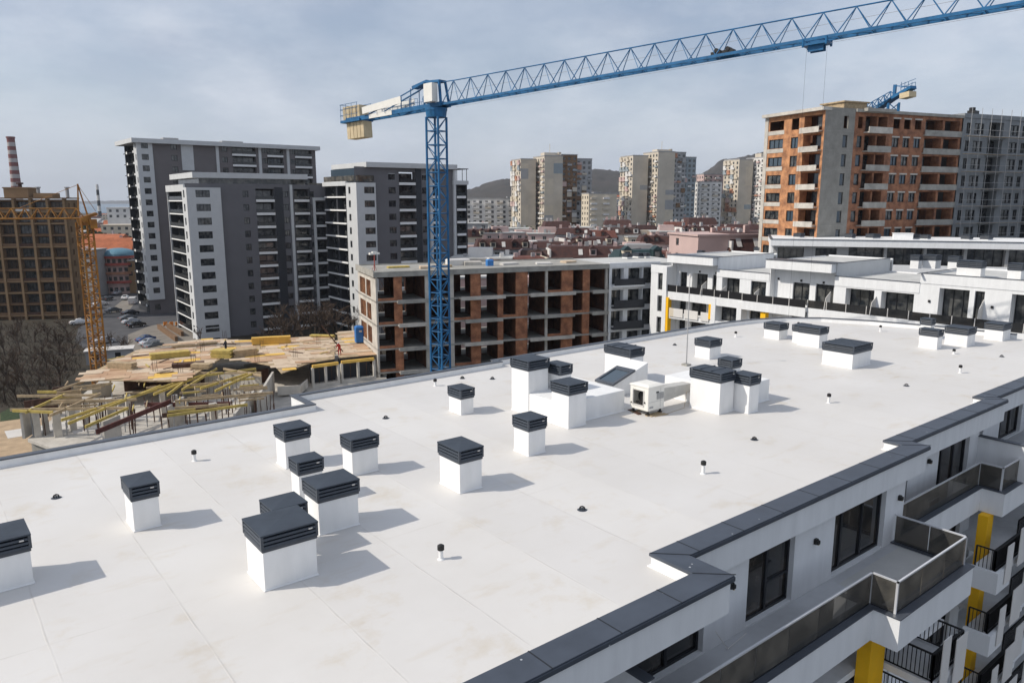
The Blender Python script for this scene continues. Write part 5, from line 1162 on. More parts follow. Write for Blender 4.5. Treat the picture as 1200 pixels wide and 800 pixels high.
# workers
def worker(x,y,z,rz,jac,label,bend=0.):
    t=thing('person',label,'person',(x,y,z),rz)
    me=bpy.data.meshes.new('body'); J_=[(0,0,.92),(0,.02,1.15),(0,bend*.3,1.42),(0,bend*.4,1.52),(0,bend*.45,1.66),(.17,bend*.3,1.4),(.26,.08+bend*.3,1.15),(.24,.28+bend*.2,1.0),(-.17,bend*.3,1.4),(-.27,.02+bend*.3,1.14),(-.25,.18+bend*.2,.93),(.1,0,.88),(.12,.05,.48),(.12,0,.07),(.13,.15,.03),(-.1,0,.88),(-.13,-.04,.48),(-.14,-.12,.07),(-.14,.03,.03)]
    E_=[(0,1),(1,2),(2,3),(3,4),(2,5),(5,6),(6,7),(2,8),(8,9),(9,10),(0,11),(11,12),(12,13),(13,14),(0,15),(15,16),(16,17),(17,18)]
    rad=[.15,.14,.17,.06,.11,.075,.055,.045,.075,.055,.045,.1,.075,.055,.05,.1,.075,.055,.05]
    me.from_pydata(J_,E_,[]); o=bpy.data.objects.new('body',me); col.objects.link(o); o.parent=t; me.materials.append(M[jac])
    s=o.modifiers.new('s','SKIN')
    for i,r_ in enumerate(rad): me.skin_vertices[0].data[i].radius=(r_,r_)
    me.skin_vertices[0].data[0].use_root=True; o.modifiers.new('u','SUBSURF').levels=1
    b=MB(); b.tube((0,bend*.45,1.66),(0,bend*.45,1.78),.13,10,r2=.08); b.tube((0,bend*.45,1.65),(0,bend*.45,1.67),.17,10); b.build('helmet','stackwhite' if jac!='jack_dark' else 'beam',t,off=(0,0,0))
if not hasattr(bpy.types.Mesh,'skin_vertices'): pass
x,y=P(265,413,zd+.05); worker(x,y,zd+.05,.5,'jack_dark','worker in dark clothes standing on the formwork deck')
x,y=P(398,416,zd-.05); worker(x,y,zd-.05,2.2,'jack_red','worker in a red jacket at the right edge of the formwork deck',.5)
# leaning pole by the red worker
b=MB(); b.bar((0,0,0),(-2.2,1.5,3.6),.12,.12); o=b.build('leaning_plank','rust'); x,y=P(402,412,zd); o.location=(x,y,zd); tag(o,'long dark plank leaning up near the worker in red','plank')
# ================================================================== PARKING, STREETS, SCRUB
def gp(px,py,z=0): return P(px,py,z)
def sheet0(name,pts,z,m):
    b=MB(); b.v=[(p[0],p[1],z) for p in pts]; b.f=[tuple(range(len(pts)))]; b.m=[0]
    o=b.build(name,m); 
    if o.data.polygons[0].normal.z<0: o.data.flip_normals()
    return struct(o)
sheet0('grassland',[at(-900,60),at(560,60),at(560,340),at(-600,340)],.004,'soil')
sheet0('parking_lot',[gp(95,372),gp(110,345),gp(150,342),gp(235,362),gp(250,400),gp(200,425),gp(120,425),gp(88,400)],.008,'asphalt')
sheet0('path',[gp(175,382),gp(230,372),gp(245,420),gp(150,415),gp(150,392)],.012,'paving')
sheet0('path',[gp(120,371),gp(143,352),gp(160,352),gp(146,371)],.012,'paving')
sheet0('road',[gp(-80,366),gp(-80,374),gp(110,372),gp(110,364)],.012,'asphalt')
sheet0('road',[gp(95,340),gp(175,345),gp(178,330),gp(95,328)],.012,'asphalt')
sheet0('sandy_ground',[gp(-20,490),gp(40,475),gp(90,500),gp(40,540),gp(-30,540)],.014,'sand')
sheet0('sandy_ground',[P(-12,499),P(20,492),P(60,495),P(60,540),P(-12,540)],.02,'sand')
sheet0('grass_patch',[gp(0,484),gp(12,478),gp(35,480),gp(30,490),gp(0,494)],.026,'evergreen')
# low planter walls and orange barriers by the nearer high-rise
for (q,w_,l) in (((186,385),(207,400),'long low brown planter wall left of the nearest high-rise'),((197,384),(214,394),'short low brown planter wall nearest the high-rise corner')):
    A=gp(*q);Bq=gp(*w_); b=MB(); b.bar((A[0],A[1],.5),(Bq[0],Bq[1],.5),.6,1.0); b.bar((A[0],A[1],1.05),(Bq[0],Bq[1],1.05),.75,.1); tag(b.build('planter_wall','tand'),l,'low wall')
for k,px in enumerate((194,201,208)):
    A=gp(px,382); t=thing('orange_barrier',['leftmost of three orange barriers by the planter wall','middle one of three orange barriers by the planter wall','rightmost of three orange barriers by the planter wall'][k],'barrier',(A[0],A[1],0),.3,'orange barriers')
    b=MB(); b.box(-.5,.5,-.06,.06,.2,1.1); b.build('panel','orangeb',t,off=(0,0,0)); b=MB(); b.box(-.45,-.35,-.25,.25,0,.19); b.box(.35,.45,-.25,.25,0,.19); b.build('feet','plastic',t,off=(0,0,0))
# ------------------------------------------------------------------ cars
def carmesh():
    prof=[(-2.2,.35),(-2.22,.75),(-1.95,.95),(-1.25,1.05),(-.65,1.46),(.55,1.48),(1.35,1.02),(2.05,.88),(2.2,.62),(2.18,.35)]
    body=MB(); hw=.88
    i=len(body.v)
    for s in (-1,1):
        for x,z in prof: body.v.append((x,s*(hw if z<1.06 else .66),z))
    n=len(prof); body.f.append(tuple(range(n))); body.m.append(0); body.f.append(tuple(range(2*n-1,n-1,-1))); body.m.append(0)
    for k in range(n):
        l=(k+1)%n; body.f.append((k,n+k,n+l,l)); body.m.append(0)
    gl=MB()
    for s in (-1,1):
        gl.quad((-1.1,s*.86,1.08),(-.62,s*.69,1.41),(.48,s*.69,1.43),(1.2,s*.86,1.06))
    gl.quad((-1.27,-.6,1.09),(-1.27,.6,1.09),(-.70,.58,1.45),(-.70,-.58,1.45)); gl.quad((1.33,-.6,1.07),(1.33,.6,1.07),(.62,.58,1.48),(.62,-.58,1.48))
    wh=MB(); wh.tube((0,-.1,0),(0,.1,0),.33,12); rim=MB(); rim.tube((0,-.11,0),(0,.11,0),.19,10)
    li=MB(); li.box(-.03,.03,-.18,.18,-.07,.07)
    return body,gl.mesh('windows','glass'),wh.mesh('wheel','tyre'),rim.mesh('rim','steel'),li
cb,cgl,cwh,crim,cli=carmesh(); hl=cli.mesh('headlight','stackwhite'); tl=cli.mesh('taillight','redb'); cbm={}
def car(px,py,rz,paint,label,van=False,sc=1.):
    x,y=gp(px,py); t=thing('parked_car' if not van else 'parked_van',label,'van' if van else 'car',(x,y,.02),rz,'vehicles parked by the high-rises')
    if van:
        b=MB(); pr=[(-2.5,.35),(-2.5,2.1),(1.2,2.15),(1.9,1.35),(2.5,1.1),(2.5,.35)]; 
        for s in (-1,1):
            for x_,z in pr:b.v.append((x_,s*.95,z))
        n=6; b.f+= [tuple(range(n)),tuple(range(11,5,-1))]+[(k,6+k,6+(k+1)%6,(k+1)%6) for k in range(6)]; b.m=[0]*8; b.build('body',paint,t,off=(0,0,0),bevel=.06)
        g=MB(); g.quad((1.24,-.8,2.1),(1.24,.8,2.1),(1.93,.8,1.37),(1.93,-.8,1.37)); 
        for s in (-1,1): g.quad((.3,s*.97,1.35),(1.75,s*.97,1.35),(1.2,s*.97,1.95),(.3,s*.97,1.95))
        g.build('windows','glass',t,off=(0,0,0))
    else:
        if paint not in cbm: cbm[paint]=cb.mesh('body',paint)
        o=put(cbm[paint],'body',t); bv=o.modifiers.new('b','BEVEL'); bv.width=.07; bv.segments=2; put(cgl,'windows',t)
    for sx in (-1.38,1.38):
        for sy in (-.82,.82): w_=put(cwh,'wheel',t,(sx,sy,.33)); put(crim,'rim',w_)
    for sy in (-.6,.6): put(hl,'headlight',t,(2.17 if not van else 2.5,sy,.72)); put(tl,'taillight',t,(-2.2 if not van else -2.5,sy,.78))
    if sc!=1.: t.scale=(sc,)*3
d0=.35
CARS=[(147,351,1.2,'carwhite','white car parked just left of the white van',False),(156,356,1.2,'carwhite','white van parked beside the dark high-rise',True),
(153,369,.25,'carblack','dark car, farthest of the row of four beside the dark high-rise',False),(150,375,.25,'cargrey','grey car, second farthest of the row of four beside the dark high-rise',False),(154,379,.25,'carsilver','silver car, second nearest of the row of four beside the dark high-rise',False),(160,383,.25,'carblack','black car, nearest of the row of four beside the dark high-rise',False),
(171,400,.5,'carblue','blue car, farthest of the three on the pale paving',False),(175,404,.5,'carsilver','silver car, middle one of the three on the pale paving',False),(180,408,.5,'cargrey','dark grey car, nearest of the three on the pale paving',False),
(93,380,.0,'carwhite','white car directly left of the yellow crane mast',False),(112,362,.5,'carsilver','silver car right of the yellow crane mast, below the blue-domed building',False),(118,358,.5,'carwhite','white car just behind the silver one near the yellow mast',False),(92,345,1.3,'carblue','blue car in the street between the tan building and the crane',False),(92,352,1.3,'carsilver','silver car in the street left of the crane mast',False),(93,360,1.,'carwhite','white car at the foot of the tan building',False),(122,402,.2,'carsilver','silver car right of the mast, beside the grey shed',False),(91,338,1.3,'carwhite','white car farthest up the street by the tan building',False)]
CARS+=[(133,366,.3,'cargrey','grey car alone on the asphalt left of the row of four',False),(126,352,.9,'carblack','black car in the lane leading up to the blue-domed building',False),(100,336,1.2,'carred','red car up the street behind the crane mast',False),(78,371,.1,'carsilver','silver car on the road below the tan building',False),(60,372,.1,'cargrey','dark grey car on the road below the tan building',False),(40,372,.1,'carwhite','white car on the road below the tan building',False),(138,345,1.,'carsilver','silver car farthest along the pale lane left of the white van',False)]
for px,py,rz,p_,l,v in CARS: car(px,py,rz,p_,l,v)
# shed right of the mast
A=gp(130,424); t=thing('site_shed','low grey site shed with a pale flat roof right of the yellow crane mast','shed',(A[0],A[1],0),a_)
b=MB(); b.wall((-4,-1.7),(1,0),8,0,2.6,[(1,2.2,1,2),(5,6,0.1,2.1)],.1,0,0,1); b.box(-4,4,-1.55,1.7,0,2.6); b.build('walls',['greyr','black'],t,off=(0,0,0)); b=MB(); b.box(-4.3,4.3,-2,2,2.602,2.75); b.build('roof','stackwhite',t,off=(0,0,0))
# ------------------------------------------------------------------ bare trees
def baretree_mesh(seed,h=8.,spread=.5,twigs=2):
    r_=random.Random(seed); tr=MB(); tw=MB()
    def grow(p,d,l,r,lev):
        q=p+d*l; (tr if lev<2 else tw).tube(p,q,r,5 if lev<2 else 3,0,r*.62)
        if lev>=4: return
        n=3 if lev==0 else r_.choice((3,4)) if lev<3 else 4
        for k in range(n):
            a=r_.uniform(0,6.28); s=spread*r_.uniform(.6,1.4); nd=(d+Vector((math.cos(a)*s,math.sin(a)*s,r_.uniform(-.1,.35)))).normalized()
            f=r_.uniform(.45,1.); grow(p+d*l*f,nd,l*r_.uniform(.55,.82),max(r*.6,.018),lev+1)
    grow(Vector((0,0,0)),Vector((r_.uniform(-.1,.1),r_.uniform(-.1,.1),1)).normalized(),h*.3,h*.022,0)
    return tr.mesh('trunk','bark'),tw.mesh('branches','twig')
TM=[baretree_mesh(s,8,sp) for s,sp in ((1,.5),(2,.65),(3,.8),(5,.55),(8,.9))]
def btree(x,y,h,k,label,group):
    t=thing('bare_tree',label,'tree',(x,y,0),k*1.3,group); s=h/8.; a,c=TM[k%5]
    put(a,'trunk',t,scale=(s,s,s)); put(c,'branches',t,scale=(s,s,s))
r_=random.Random(11); cnt=0
rows=[(395,1.0),(410,1.),(428,1.),(446,1.),(464,1.)]
G1='bare trees in the thicket at the lower left'
for ri,(py,_) in enumerate(rows):
    for k in range(5 if ri<4 else 4):
        px=4+k*18.5+r_.uniform(-5,5)+(ri%2)*6
        if px>92-max(0,(py-440))*.9: continue
        x,y=gp(px,py+6); btree(x,y,r_.uniform(6,9.5),cnt,'bare brown tree in the dense leafless thicket at the lower left',G1); cnt+=1
G2='bare trees at the foot of the high-rises'
for k,(px,py,h) in enumerate(((300,404,9),(309,404,10),(324,404,12),(337,402,13),(349,402,13),(361,402,14),(372,402,14),(384,402,13),(318,404,11),(330,402,12),(343,402,13),(356,400,14),(366,399,15),(378,398,13),(390,396,11),(402,394,12))):
    x,y=at(px,150+k*1.5); btree(x,y,h,k+2,'bare tree in the row between the high-rises and the formwork deck',G2)
for k,(px,d,h) in enumerate(((440,150,19),(452,148,20),(466,150,19),(536,150,18),(545,155,18),(556,158,17))):
    x,y=at(px,d); btree(x,y,h,k,'bare treetop rising behind the roof of the brick block',G2)
for k,(px,py,h) in enumerate(((132,409,6),(141,412,7),(148,410,6),(126,420,6),(236,398,6))):
    x,y=gp(px,py+5); btree(x,y,h,k+1,'small bare tree near the grey shed and parked cars','small bare trees around the parking')
# undergrowth mass (uncountable)
b=MB(); r_=random.Random(5)
for k in range(1500):
    px=r_.uniform(-25,96); py=r_.uniform(382,478)
    if px>96-max(0,py-430)*1.1: continue
    x,y=gp(px,py); 
    for j in range(3):
        a=r_.uniform(0,6.28); e=r_.uniform(.2,.9); b.tube((x,y,0),(x+math.cos(a)*e,y+math.sin(a)*e,r_.uniform(.4,1.3)),.03,3,0,.01)
M['scrub']=mat('dry_scrub',(.05,.037,.026),.95,.2,2)
tag(b.build('undergrowth','scrub'),'tangled brown leafless undergrowth filling the ground beneath the bare trees','undergrowth',None,'stuff')
# ================================================================== RED-ROOFED HOUSES BEHIND THE COURTYARD
_hm={}
def house(x,y,rz,w,d,h,wall,roofm,label,cat='house',group=None,style=0,chim=2,z=0,det=True,rh=3.2,blank=False):
    t=thing('house' if cat=='house' else cat.replace(' ','_'),label,cat,(x,y,z),rz,group); r_=random.Random(int(x*7+y*3)); hw,hd=w/2,d/2
    nfl=max(1,int(h//2.9)); hol=[]; vis=min(nfl,3 if det else 2); nw=max(2,int(w//3.2)); sp=w/nw
    for f in range(vis):
        z0=h-2.9*(f+1)
        for k in range(0 if blank else nw): hol.append((k*sp+sp/2-.7,k*sp+sp/2+.7,z0+.8,z0+2.2,.15))
    b=MB(); b.wall((-hw,-hd),(1,0),w,0,h,hol,.15,0,0,1)
    hol2=[(d*.3-.6,d*.3+.6,h-2.9*(f+1)+.8,h-2.9*(f+1)+2.2,.15) for f in range(vis)]
    b.wall((-hw,hd),(0,-1),d,0,h,hol2,.15,0,0,1); b.wall((hw,-hd),(0,1),d,0,h,[],.15); b.wall((hw,hd),(-1,0),w,0,h,[],.15); b.box(-hw+.2,hw-.2,-hd+.2,hd-.2,h-.3,h-.02)
    b.build('walls',[wall,'glass'],t)
    if det:
        for k in range(nw):
            for f in range(min(vis,2)):
                key=('fr',1.4); 
                if key not in _hm:
                    m_=MB(); m_.box(0,1.4,0,.04,0,.07); m_.box(0,1.4,0,.04,1.33,1.4); m_.box(0,.07,0,.04,.07,1.33); m_.box(1.33,1.4,0,.04,.07,1.33); m_.box(.67,.73,0,.04,.07,1.33); _hm[key]=m_.mesh('window_frame','stackwhite')
                put(_hm[key],'window',t,(-hw+k*sp+sp/2-.7,-hd+.06,h-2.9*(f+1)+.8))
    if style==0: # mansard: steep lower slopes, flat crown
        e=.4; s=1.6; b=MB(); B0=[(-hw-e,-hd-e,h),(hw+e,-hd-e,h),(hw+e,hd+e,h),(-hw-e,hd+e,h)]; T0=[(-hw+s*.3,-hd+s,h+rh),(hw-s*.3,-hd+s,h+rh),(hw-s*.3,hd-s,h+rh),(-hw+s*.3,hd-s,h+rh)]; b.frustum(B0,T0); rf=b.build('roof',roofm,t)
        if det:
            for sx_ in (-1,1):
                if r_.random()<.6: b=MB(); b.prism([(sx_*hw-.2,-hd-.3),(sx_*hw+.2,-hd-.3),(sx_*hw+.2,hd*.6),(sx_*hw-.2,hd*.6)],h-.2,h+rh*r_.uniform(.5,1.15)); b.build('party_wall',r_.choice((wall,'offw','pink')),t)
            nd=max(3,int(w//2.9))
            for k in range(nd):
                cx=-hw+w*(k+.5)/nd
                if r_.random()<.4: # dormer
                    b=MB(); b.box(cx-.8,cx+.8,-hd-.1,-hd+2,h+.5,h+2.1,0); b.build('dormer',r_.choice((wall,roofm,roofm,'cream')),t)
                    b=MB(); b.frustum([(cx-1,-hd-.3,h+2.1),(cx+1,-hd-.3,h+2.1),(cx+1,-hd+2,h+2.1),(cx-1,-hd+2,h+2.1)],[(cx-.05,-hd-.2,h+2.9),(cx+.05,-hd-.2,h+2.9),(cx+.05,-hd+2,h+2.9),(cx-.05,-hd+2,h+2.9)]); b.build('dormer_roof',roofm,t)
                    b=MB(); b.box(cx-.5,cx+.5,-hd-.13,-hd-.103,h+.8,h+1.8); b.build('dormer_window','glass',t)
                elif r_.random()<.5: # roof light lying in the slope
                    y0=-hd-e+(s+e)*.25; y1=-hd-e+(s+e)*.75; zA=h+rh*.25; zB=h+rh*.75; b=MB(); b.frustum([(cx-.5,y0-.06,zA),(cx+.5,y0-.06,zA),(cx+.5,y1-.06,zB),(cx-.5,y1-.06,zB)],[(cx-.5,y0-.12,zA+.05),(cx+.5,y0-.12,zA+.05),(cx+.5,y1-.12,zB+.05),(cx-.5,y1-.12,zB+.05)]); b.build('roof_light','stackwhite',t)
    elif style==1: # gable
        b=MB(); e=.4; i=0; b.v=[(-hw-e,-hd-e,h),(hw+e,-hd-e,h),(hw+e,hd+e,h),(-hw-e,hd+e,h),(-hw-e,0,h+rh),(hw+e,0,h+rh)]; b.f=[(0,1,5,4),(2,3,4,5),(3,0,4),(1,2,5),(3,2,1,0)]; b.m=[0]*5; b.build('roof',roofm,t)
    else: # flat with eaves band
        b=MB(); b.box(-hw-.3,hw+.3,-hd-.3,hd+.3,h,h+.35); b.build('roof',roofm,t)
        if det: b=MB(); b.box(-hw*.5,hw*.3,-hd*.3,hd*.5,h+.36,h+2.3); b.build('roof_house',wall,t)
    hh=h+(rh if style<2 else .4)
    for k in range(chim):
        cx=r_.uniform(-hw*.8,hw*.8); cy=r_.uniform(-hd*.5,hd*.5); b=MB(); b.box(cx-.45,cx+.45,cy-.35,cy+.35,h+.4,hh+r_.uniform(.6,1.5)); b.build('chimney',r_.choice(('pink','offw','greyr','pink','stackwhite')),t)
    if det:
        f=r_.choice((0,1)); z0=h-2.9*(f+1)+.05
        b=MB(); b.box(-hw+1,hw*r_.uniform(-.2,.9),-hd-1.2,-hd-.003,z0-.15,z0); b.build('balcony_slab','offw',t)
        b=MB(); b.box(-hw+1,hw*-.2,-hd-1.2,-hd-1.12,z0+.003,z0+.95); b.build('balcony_rail',r_.choice(('black','greyr','offw','redb')),t)
    return t
ords=['first','second','third','fourth','fifth','sixth','seventh','eighth','ninth','tenth','eleventh','twelfth','thirteenth','fourteenth','fifteenth','sixteenth']
walls=['pink','offw','pink','cream','greyr','pink','offw']
wn={'pink':'pink','offw':'off-white','cream':'cream','greyr':'grey'}
HR=[(150,18.6,[560,612,664,716,768],17,'front'),(185,19.3,[566,602,640,678,716,754,792],15,'second'),(225,20.5,[555,588,620,652,684,716,748,780,812],15,'third'),(275,21.5,[560,588,616,644,672,700,728,756,784,812,840,866],15,'fourth'),(340,22.,[556,580,604,628,652,676,700,724,748,772,796,820,844,868],14,'rearmost')]
r_=random.Random(21)
for ri,(D0,zh,pxs,w,rn) in enumerate(HR):
    for k,px in enumerate(pxs):
        x,y=at(px,D0+r_.uniform(-6,6)); wl=walls[(k*2+ri)%7]; st=0 if r_.random()<.66 else 2
        house(x,y,R(r_.choice((-38,-38,-25,52-90))+r_.uniform(-6,6)),w*r_.uniform(.8,1.08),11,zh-2.6+r_.uniform(-2.4,1.6),wl,r_.choice(('tiles','tilesb','tiles','tilesc')) if st==0 else 'roofgrey','%s house with %s, %s from the left in the %s row beyond the courtyard'%(wn[wl],'maroon roof' if st==0 else 'flat roof',ords[k],rn),'house','red-roofed houses beyond the courtyard',st,r_.choice((3,4,5)),det=ri<4,rh=r_.uniform(1.8,2.8))
# special front-row ones
x,y=at(838,150); house(x,y,R(-24),13,12,24.4,'pink','pink','big plain pink house with blank walls left of the tall brick block','house','red-roofed houses beyond the courtyard',2,2,rh=.5,det=False,blank=True)
x,y=at(872,150); house(x,y,R(-24),11,11,21.5,'pink','tiles','pink balcony house tucked right against the tall brick block','house','red-roofed houses beyond the courtyard',0,2,rh=3.4)
x,y=at(748,150); house(x,y,R(-30),9,7,19.5,'green','green','dark teal-roofed house among the red roofs','house','red-roofed houses beyond the courtyard',0,0,rh=2.,det=True)
# ================================================================== PANEL TOWERS
def slabpart(t,x0,x1,y0,y1,h,mw,rows,seed,side='x'):
    """one projecting slab of a panel tower with window recesses; returns window spots"""
    r_=random.Random(seed); hol=[]; W_=x1-x0; n=max(1,round(W_/3.4)) if mw in('rusty','bluegrey','pink','offw','tand','greyr') or (mw=='cream' and side=='y') else 0; sp=1; sp=W_/max(n,1); nz=int(h//2.85)
    for k in range(n):
        for f in range(nz): hol.append((k*sp+sp/2-.8,k*sp+sp/2+.8,h-2.85*(f+1)+.2,h-2.85*(f+1)+1.7,.2))
    b=MB(); b.wall((x0,y0),(1,0),W_,0,h,hol,.2,0,0,1)
    hol=[]; W2=y1-y0; n2=max(1,round(W2/3.6)); sp2=W2/n2
    for k in range(n2):
        for f in range(nz): hol.append((k*sp2+sp2/2-.8,k*sp2+sp2/2+.8,h-2.85*(f+1)+.2,h-2.85*(f+1)+1.7,.2))
    b.wall((x0,y1),(0,-1),W2,0,h,hol if side=='x' else [],.2,0,0,1)
    b.wall((x1,y0),(0,1),W2,0,h,[],.2); b.box(x0+.1,x1-.1,y0+.1,y1,h-.3,h-.02)
    b.build('panel_wall',[mw,'glass'],t)
    b=MB(); b.box(x0-.15,x1+.15,y0-.15,y1+.15,h,h+.5); b.build('roof_edge','greyr',t)
    return n2,sp2,nz
def panel_tower(px,D0,rz,h,label,cols_,seed):
    x,y=at(px,D0); t=thing('panel_tower',label,'residential tower',(x,y,0),rz,'old panel tower blocks on the skyline'); r_=random.Random(seed); cnt=0
    for k,(x0,x1,y0,y1,dh,m) in enumerate(cols_):
        if m!='beige': continue
        for q in range(7):
            wq=(x1-x0)/2; xa=x0+.02+(q%2)*wq; f=r_.randint(0,16)*2.85; n_=r_.randint(1,3)*2.85
            b=MB(); b.box(xa,xa+wq-.04,y0-.02-.006*q,y0-.001,f+.1,min(f+n_,h+dh-.2)); b.build('insulation_patch',r_.choice(('bluegrey','greyr','beige','beige','cream')),t)
    for k,(x0,x1,y0,y1,dh,m) in enumerate(cols_):
        n2,sp2,nz=slabpart(t,x0,x1,y0,y1,h+dh,m,0,seed+k)
        for f in range(nz):
            for q in range(n2):
                if cnt>=100 or r_.random()<.4: continue
                z=h+dh-2.85*(f+1)-.1; ya=y1-sp2*q-.3; 
                key=('pb',seed%3,k%2,r_.choice(('offw','rusty','pink','bluegrey','offw','beige','cream')))
                if key not in _hm:
                    m_=MB(); m_.box(-.9,0,-sp2+.5,0,0,.9 if k%2 else 1.1); m_.box(-.9,0,-sp2*.6,0,1.1,2.6) if k%2==0 else None; _hm[key]=m_.mesh('balcony',key[3])
                put(_hm[key],'balcony',t,(x0,ya,z)); cnt+=1
    c2=0
    for k,(x0,x1,y0,y1,dh,m) in enumerate(cols_):
        if m=='beige' : continue
        nz=int((h+dh)//2.85); n=max(1,round((x1-x0)/3.4)); sp=(x1-x0)/n
        for f in range(nz):
            for q in range(n):
                if c2>=99 or r_.random()<.55: continue
                key=('fb',round(sp,1),r_.choice(('greyr','rusty','pink','bluegrey','offw','beige','tand')),r_.random()<.4)
                if key not in _hm: m_=MB(); m_.box(.3,sp-.2,-.8,0,0,2.5 if key[3] else 1.0); _hm[key]=m_.mesh('front_balcony',key[2])
                put(_hm[key],'front_balcony',t,(x0+q*sp,y0,h+dh-2.85*(f+1)-.1)); c2+=1
    b=MB(); cx=(cols_[1][0]+cols_[1][1])/2; b.box(cx-4,cx+4,2,8,h,h+3.2); b.tube((cx,4,h+3.2),(cx,4,h+8),.15,4); b.box(cx+5,cx+6.5,3,5,h,h+3.6); b.build('roof_house','beige',t)
rz=R(-20)
panel_tower(642,430,rz,54,'panel tower with patchwork balconies, leftmost of the three skyline towers',[(-14,-5,6,22,-.5,'beige'),(-3,8,-2,16,1,'beige'),(8.2,18,1,16,2,'tand'),(18.2,28,3,18,0,'greyr'),(-5,-3,10,20,-2,'greyr')],3)
panel_tower(773,450,rz,57,'panel tower in the middle of the three skyline towers',[(-15,-5,6,22,-.5,'beige'),(-3,8,-2,16,1.5,'beige'),(8.2,17,1,16,1.5,'greyr'),(17.2,26,4,18,-1,'bluegrey'),(-5,-3,10,20,-2,'greyr')],7)
panel_tower(889,470,rz,56,'panel tower rightmost on the skyline, beside the tall brick block',[(-11,-1,6,22,-.5,'beige'),(1,10,-2,16,.5,'offw'),(10.2,20,1,16,1,'greyr'),(-1,1,10,20,-2,'greyr')],11)
def slabblock(px,D0,rz,w,d,h,m,label):
    x,y=at(px,D0); t=thing('panel_block',label,'apartment block',(x,y,0),rz); slabpart(t,-w/2,w/2,-d/2,d/2,h,m,0,1)
    for f in range(int(h//2.9)):
        for k in range(int(w//7)): b=MB(); b.box(-w/2+k*7+1,-w/2+k*7+4.5,-d/2-1,-d/2-.003,h-2.85*(f+1),h-2.85*(f+1)+1.) ; b.build('balcony','offw' if (f+k)%3 else 'beige',t)
slabblock(580,460,R(-35),42,12,32,'offw','long low pale panel block left of the leftmost skyline tower')
slabblock(612,500,R(-35),20,12,33,'greyr','grey windowless-looking panel block partly behind the leftmost skyline tower')
slabblock(702,420,R(-25),16,12,34.5,'cream','cream panel block with balconies between the left and middle towers')
slabblock(844,520,R(-30),30,12,48,'pink','pinkish stepped panel block between the middle and right towers')
slabblock(828,480,R(-30),14,12,42,'offw','narrow white panel block just right of the middle tower')
# ================================================================== TOWN AT THE FAR LEFT
def lhouse(px,py,D0,w,d,ztop,wl,rm,st,label,rz=-.5,rh=3.,chim=1,det=False,cat='house'):
    x,y=at(px,D0); return house(x,y,rz,w,d,ztop-(rh if st<2 else 0),wl,rm,label,cat,'houses in the far left town',st,chim,rh=rh,det=det)
lhouse(114,275,280,22,14,17.5,'cream','tileo',1,'orange-roofed house above the blue dome',R(-25),5)
lhouse(140,280,285,14,12,15,'cream','tileo',1,'small orange-roofed house right of the larger orange roof',R(-25),4)
lhouse(99,300,250,6,9,15,'greyr','greyr',2,'pale grey house just right of the yellow crane mast',R(-40))
lhouse(147,300,262,14,14,11,'tan','roofgrey',2,'tan house beside the dark high-rise',R(-30))
lhouse(150,240,420,18,14,27,'offw','offw',2,'white stepped block near the horizon left of the high-rise',R(-30),cat='apartment block')
lhouse(146,252,380,20,12,19,'cream','cream',2,'yellowish block below the white stepped one',R(-30),cat='apartment block')
r_=random.Random(9); k=0
for D0,n in ((340,7),(420,9),(540,12),(720,14),(950,16)):
    for i in range(n):
        px=84+80*(i+.5)/n+r_.uniform(-3,3); x,y=at(px,D0+r_.uniform(-20,20)); wl=r_.choice(['offw','cream','pink','greyr','offw','beige']); rm=r_.choice(['tileo','tiles','greyr','tiles','roofgrey'])
        house(x,y,r_.uniform(-.9,.1),r_.uniform(11,20)*(1+D0/1500),12,r_.uniform(7,14),wl,rm,'distant low house in the hazy town left of the high-rises','house','distant houses of the left town',r_.choice((1,1,2)),1,det=False,rh=3)
# round pink building with blue dome
x,y=at(133,258); DB=thing('domed_building','round reddish building with balconies under a blue dome','building',(x,y,0))
b=MB(); b.tube((0,0,0),(0,0,12.2),5.0,28); b.build('drum','pink',DB,off=(0,0,0))
for z in (3.6,6.6,9.6,12.0):
    b=MB(); b.tube((0,0,z),(0,0,z+.8),5.6,28); b.build('ring_balcony','redb' if z!=6.6 else 'rusty',DB,off=(0,0,0))
for k in range(18):
    a=k*2*math.pi/18
    for z in (1.,4.6,7.6,10.5):
        b=MB(); b.bar((math.cos(a)*5.02,math.sin(a)*5.02,z+.6),(math.cos(a)*5.08,math.sin(a)*5.08,z+.6),1.1,1.3); b.build('window','glass',DB,off=(0,0,0))
b=MB()
for j in range(6):
    r0,r1=5.7*math.cos(j*math.pi/12),5.7*math.cos((j+1)*math.pi/12); z0,z1=12.8+2.4*math.sin(j*math.pi/12),12.8+2.4*math.sin((j+1)*math.pi/12); b.tube((0,0,z0),(0,0,z1),r0,28,0,max(r1,.1))
b.build('dome','bluedome',DB,off=(0,0,0))
